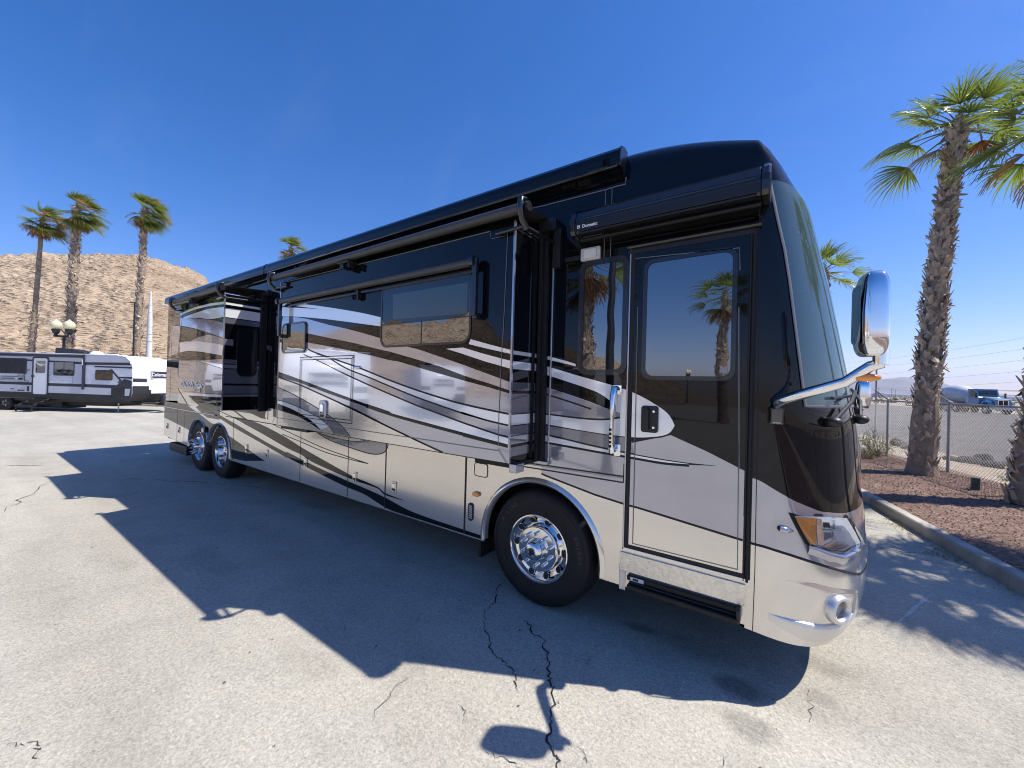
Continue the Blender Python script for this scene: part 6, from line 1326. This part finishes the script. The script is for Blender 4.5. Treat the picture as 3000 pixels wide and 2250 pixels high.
for s_ in (-1, 1):
    mb = MB(); mb.tube([(2.0, s_*1.0, .95), (2.15, s_*1.0, 1.35), (2.6, s_*1.0, 1.5), (3.05, s_*1.0, 1.4), (3.3, s_*1.0, 1.1)], [.12, .17, .2, .2, .16], TRB, 8); mb.build('fender', tk, smooth=True)
    mb = MB(); mb.ball((3.32, s_*.82, 1.35), .1, .16, .14, CLEAR); mb.build('headlight', tk, smooth=True)
    mb = MB(); mb.box((1.7, s_*1.45-.04, 1.95), (1.8, s_*1.45+.1, 2.55), PLASTB); mb.tube([(1.6, s_*1.1, 2.2), (1.75, s_*1.45, 2.25)], .025, DARKMET, 6); mb.build('mirror', tk)
    for cx in (2.6, -1.6, -3.0, -4.4):
        mb = MB(); mb.lathe([(.25, .02), (.45, .02), (.52, -.05), (.52, -.32), (.2, -.36)], (cx, s_*1.14, .52), (0, s_, 0), RUBBER, 24); wt = mb.build('wheel', tk, smooth=True, ang=30); mb = MB(); mb.lathe([(.26, .02), (.2, -.06), (.1, .04), (0, .04)], (cx, s_*1.14, .52), (0, s_, 0), STEEL, 16); mb.build('rim', wt, smooth=True)
    mb = MB(); mb.prism([(-5.2, s_*1.1, 1.08), (-.9, s_*1.1, 1.08), (-.9, s_*1.1, 1.2), (-5.2, s_*1.1, 1.2)], (0, -s_*.5, 0), STEEL); mb.build('rear_fender', tk)
    mb = MB(); mb.lathe([(.3, -.4), (.32, 0), (.3, .4), (0, .4)], (-.3, s_*.85, .95), (1, 0, 0), STEEL, 16); mb.build('fuel_tank', tk, smooth=True, ang=40)
mb = MB(); mb.lathe([(0, -2.75), (.5, -2.7), (.62, -2.3), (1.0, -1.4), (1.18, -.6), (1.2, .3), (1.05, 1.2), (.75, 1.9), (.45, 2.2), (0, 2.25)], (-2.3, 0, 2.35), (.965, 0, -.18), DRUM, 32); mb.build('drum', tk, smooth=True, ang=50)
mb = MB(); mb.box((-5.5, -.9, 1.0), (-4.9, .9, 2.6), STEEL); mb.tube([(-5.2, 0, 2.9), (-6.1, 0, 1.6)], .3, STEEL, 8); mb.box((-.4, -.9, 1.0), (.1, .9, 2.0), DRUM); mb.build('pedestal', tk, bevel=.03)
# overhead lines
WIRE = mat('overhead_wire', (.05, .05, .055), .6); pw = thing('power_line', 'overhead electric wires crossing the sky above the road', 'power line', D(2470, 1100, 150))
pw.location = (0, 0, 0)
for k, (yl, yr) in enumerate(((1062, 984), (1076, 1018), (1094, 1052), (1110, 1086), (1127, 1118), (1138, 1148))):
    a, b = D(2400, yl+3, 150), D(3060, yr-5, 62); mb = MB(); pts = [a.lerp(b, j/16)-Vector((0, 0, 1.1*(1-(j/8-1)**2))) for j in range(17)]; mb.tube(pts, .016, WIRE, 4, False); mb.build('wire', pw)
WOOD = mat('pole_wood', (.16, .12, .09), .9)
def upole(px_, dep, h, label, group=None, arm=True):
    b = D(px_, 1160, dep); mb = MB(); mb.tube([(b.x, b.y, -.02), (b.x, b.y, h)], [.16, .1], WOOD, 8)
    if arm: mb.tube([Vector((b.x, b.y, h-.8))-kd*1.2, Vector((b.x, b.y, h-.8))+kd*1.2], .07, WOOD, 6)
    tag(mb.build('utility_pole'), label, 'utility pole', group)
upole(2398, 150, 14, 'far wooden pole hidden behind the nose that carries the overhead wires'); upole(3062, 62, 11.5, 'near wooden pole just outside the right edge that carries the overhead wires')
upole(2574, 420, 11, 'tiny distant pole on the plain just right of the yellow sign', 'distant poles'); upole(2612, 420, 10.5, 'tiny distant pole left of the barbed wire arm', 'distant poles'); upole(2623, 460, 10, 'thinnest distant pole right above the fence post', 'distant poles', False)
WALLW = mat('warehouse_wall', (.62, .63, .65), .7, vary=(.3, .1)); WALLR = mat('warehouse_roof', (.40, .42, .46), .7)
for k, (px_, wd, dep, h, lab) in enumerate(((2650, 60, 620, 5, 'long low white warehouse far off on the plain left of the palm'), (2585, 32, 640, 4.5, 'small far white building right of the yellow sign'), (2950, 45, 560, 6, 'far pale building right of the mixer truck'), (2990, 30, 600, 5, 'far pale building by the right edge of the view'))):
    b = D(px_, 1160, dep); root = thing('warehouse', lab, 'building', (b.x, b.y, 0), YAW, 'distant buildings'); mb = MB(); mb.box((-wd/2, 0, 0), (wd/2, 22, h), WALLW); mb.build('wall', root)
    mb = MB(); mb.prism([(-wd/2-.5, -.5, h), (-wd/2-.5, 22.5, h), (-wd/2-.5, 11, h+1.6)], (wd+1, 0, 0), WALLR); mb.build('roof', root)
    for j in range(int(wd//9)): mb = MB(); mb.box((-wd/2+3+j*9, -.06, 0), (-wd/2+7+j*9, -.01, 3.4), WALLR); mb.build('door', root)
SCRUB = leaf_mat('desert_scrub', (.13, .125, .06), (.14, .13, .05), .8); mb = MB()
for k in range(2600):
    s_ = rn.uniform(-60, 620); p = RP(s_, dw+12+rn.random()**1.6*330); r_ = rn.uniform(.3, .9)
    for j in range(5):
        u = Vector((rn.gauss(0, 1), rn.gauss(0, 1), abs(rn.gauss(0, .8)))).normalized()*r_; v = Vector((-u.y, u.x, rn.uniform(0, .6))).normalized()*r_*.6; c_ = Vector((p.x, p.y, -.02)); mb.add([c_-v, c_+v, c_+u+v*.4, c_+u-v*.4], [(0, 1, 2, 3)], SCRUB)
tag(mb.build('desert_scrub'), 'low desert scrub dotting the plain beyond the road', 'scrub', kind='stuff')

# ------------------------------------------------------------------ the air
hm_ = bpy.data.materials.new('desert_haze'); hm_.use_nodes = True; t = hm_.node_tree; t.nodes.remove(t.nodes['Principled BSDF'])
pv = t.nodes.new('ShaderNodeVolumePrincipled'); pv.inputs['Color'].default_value = (.80, .88, 1, 1); pv.inputs['Density'].default_value = 6.5e-5; pv.inputs['Anisotropy'].default_value = .2
t.links.new(pv.outputs[0], t.nodes['Material Output'].inputs['Volume'])
mb = MB(); mb.box((-17600, -17600, -6.5), (17600, 17600, 640), hm_); tag(mb.build('haze'), kind='stuff')
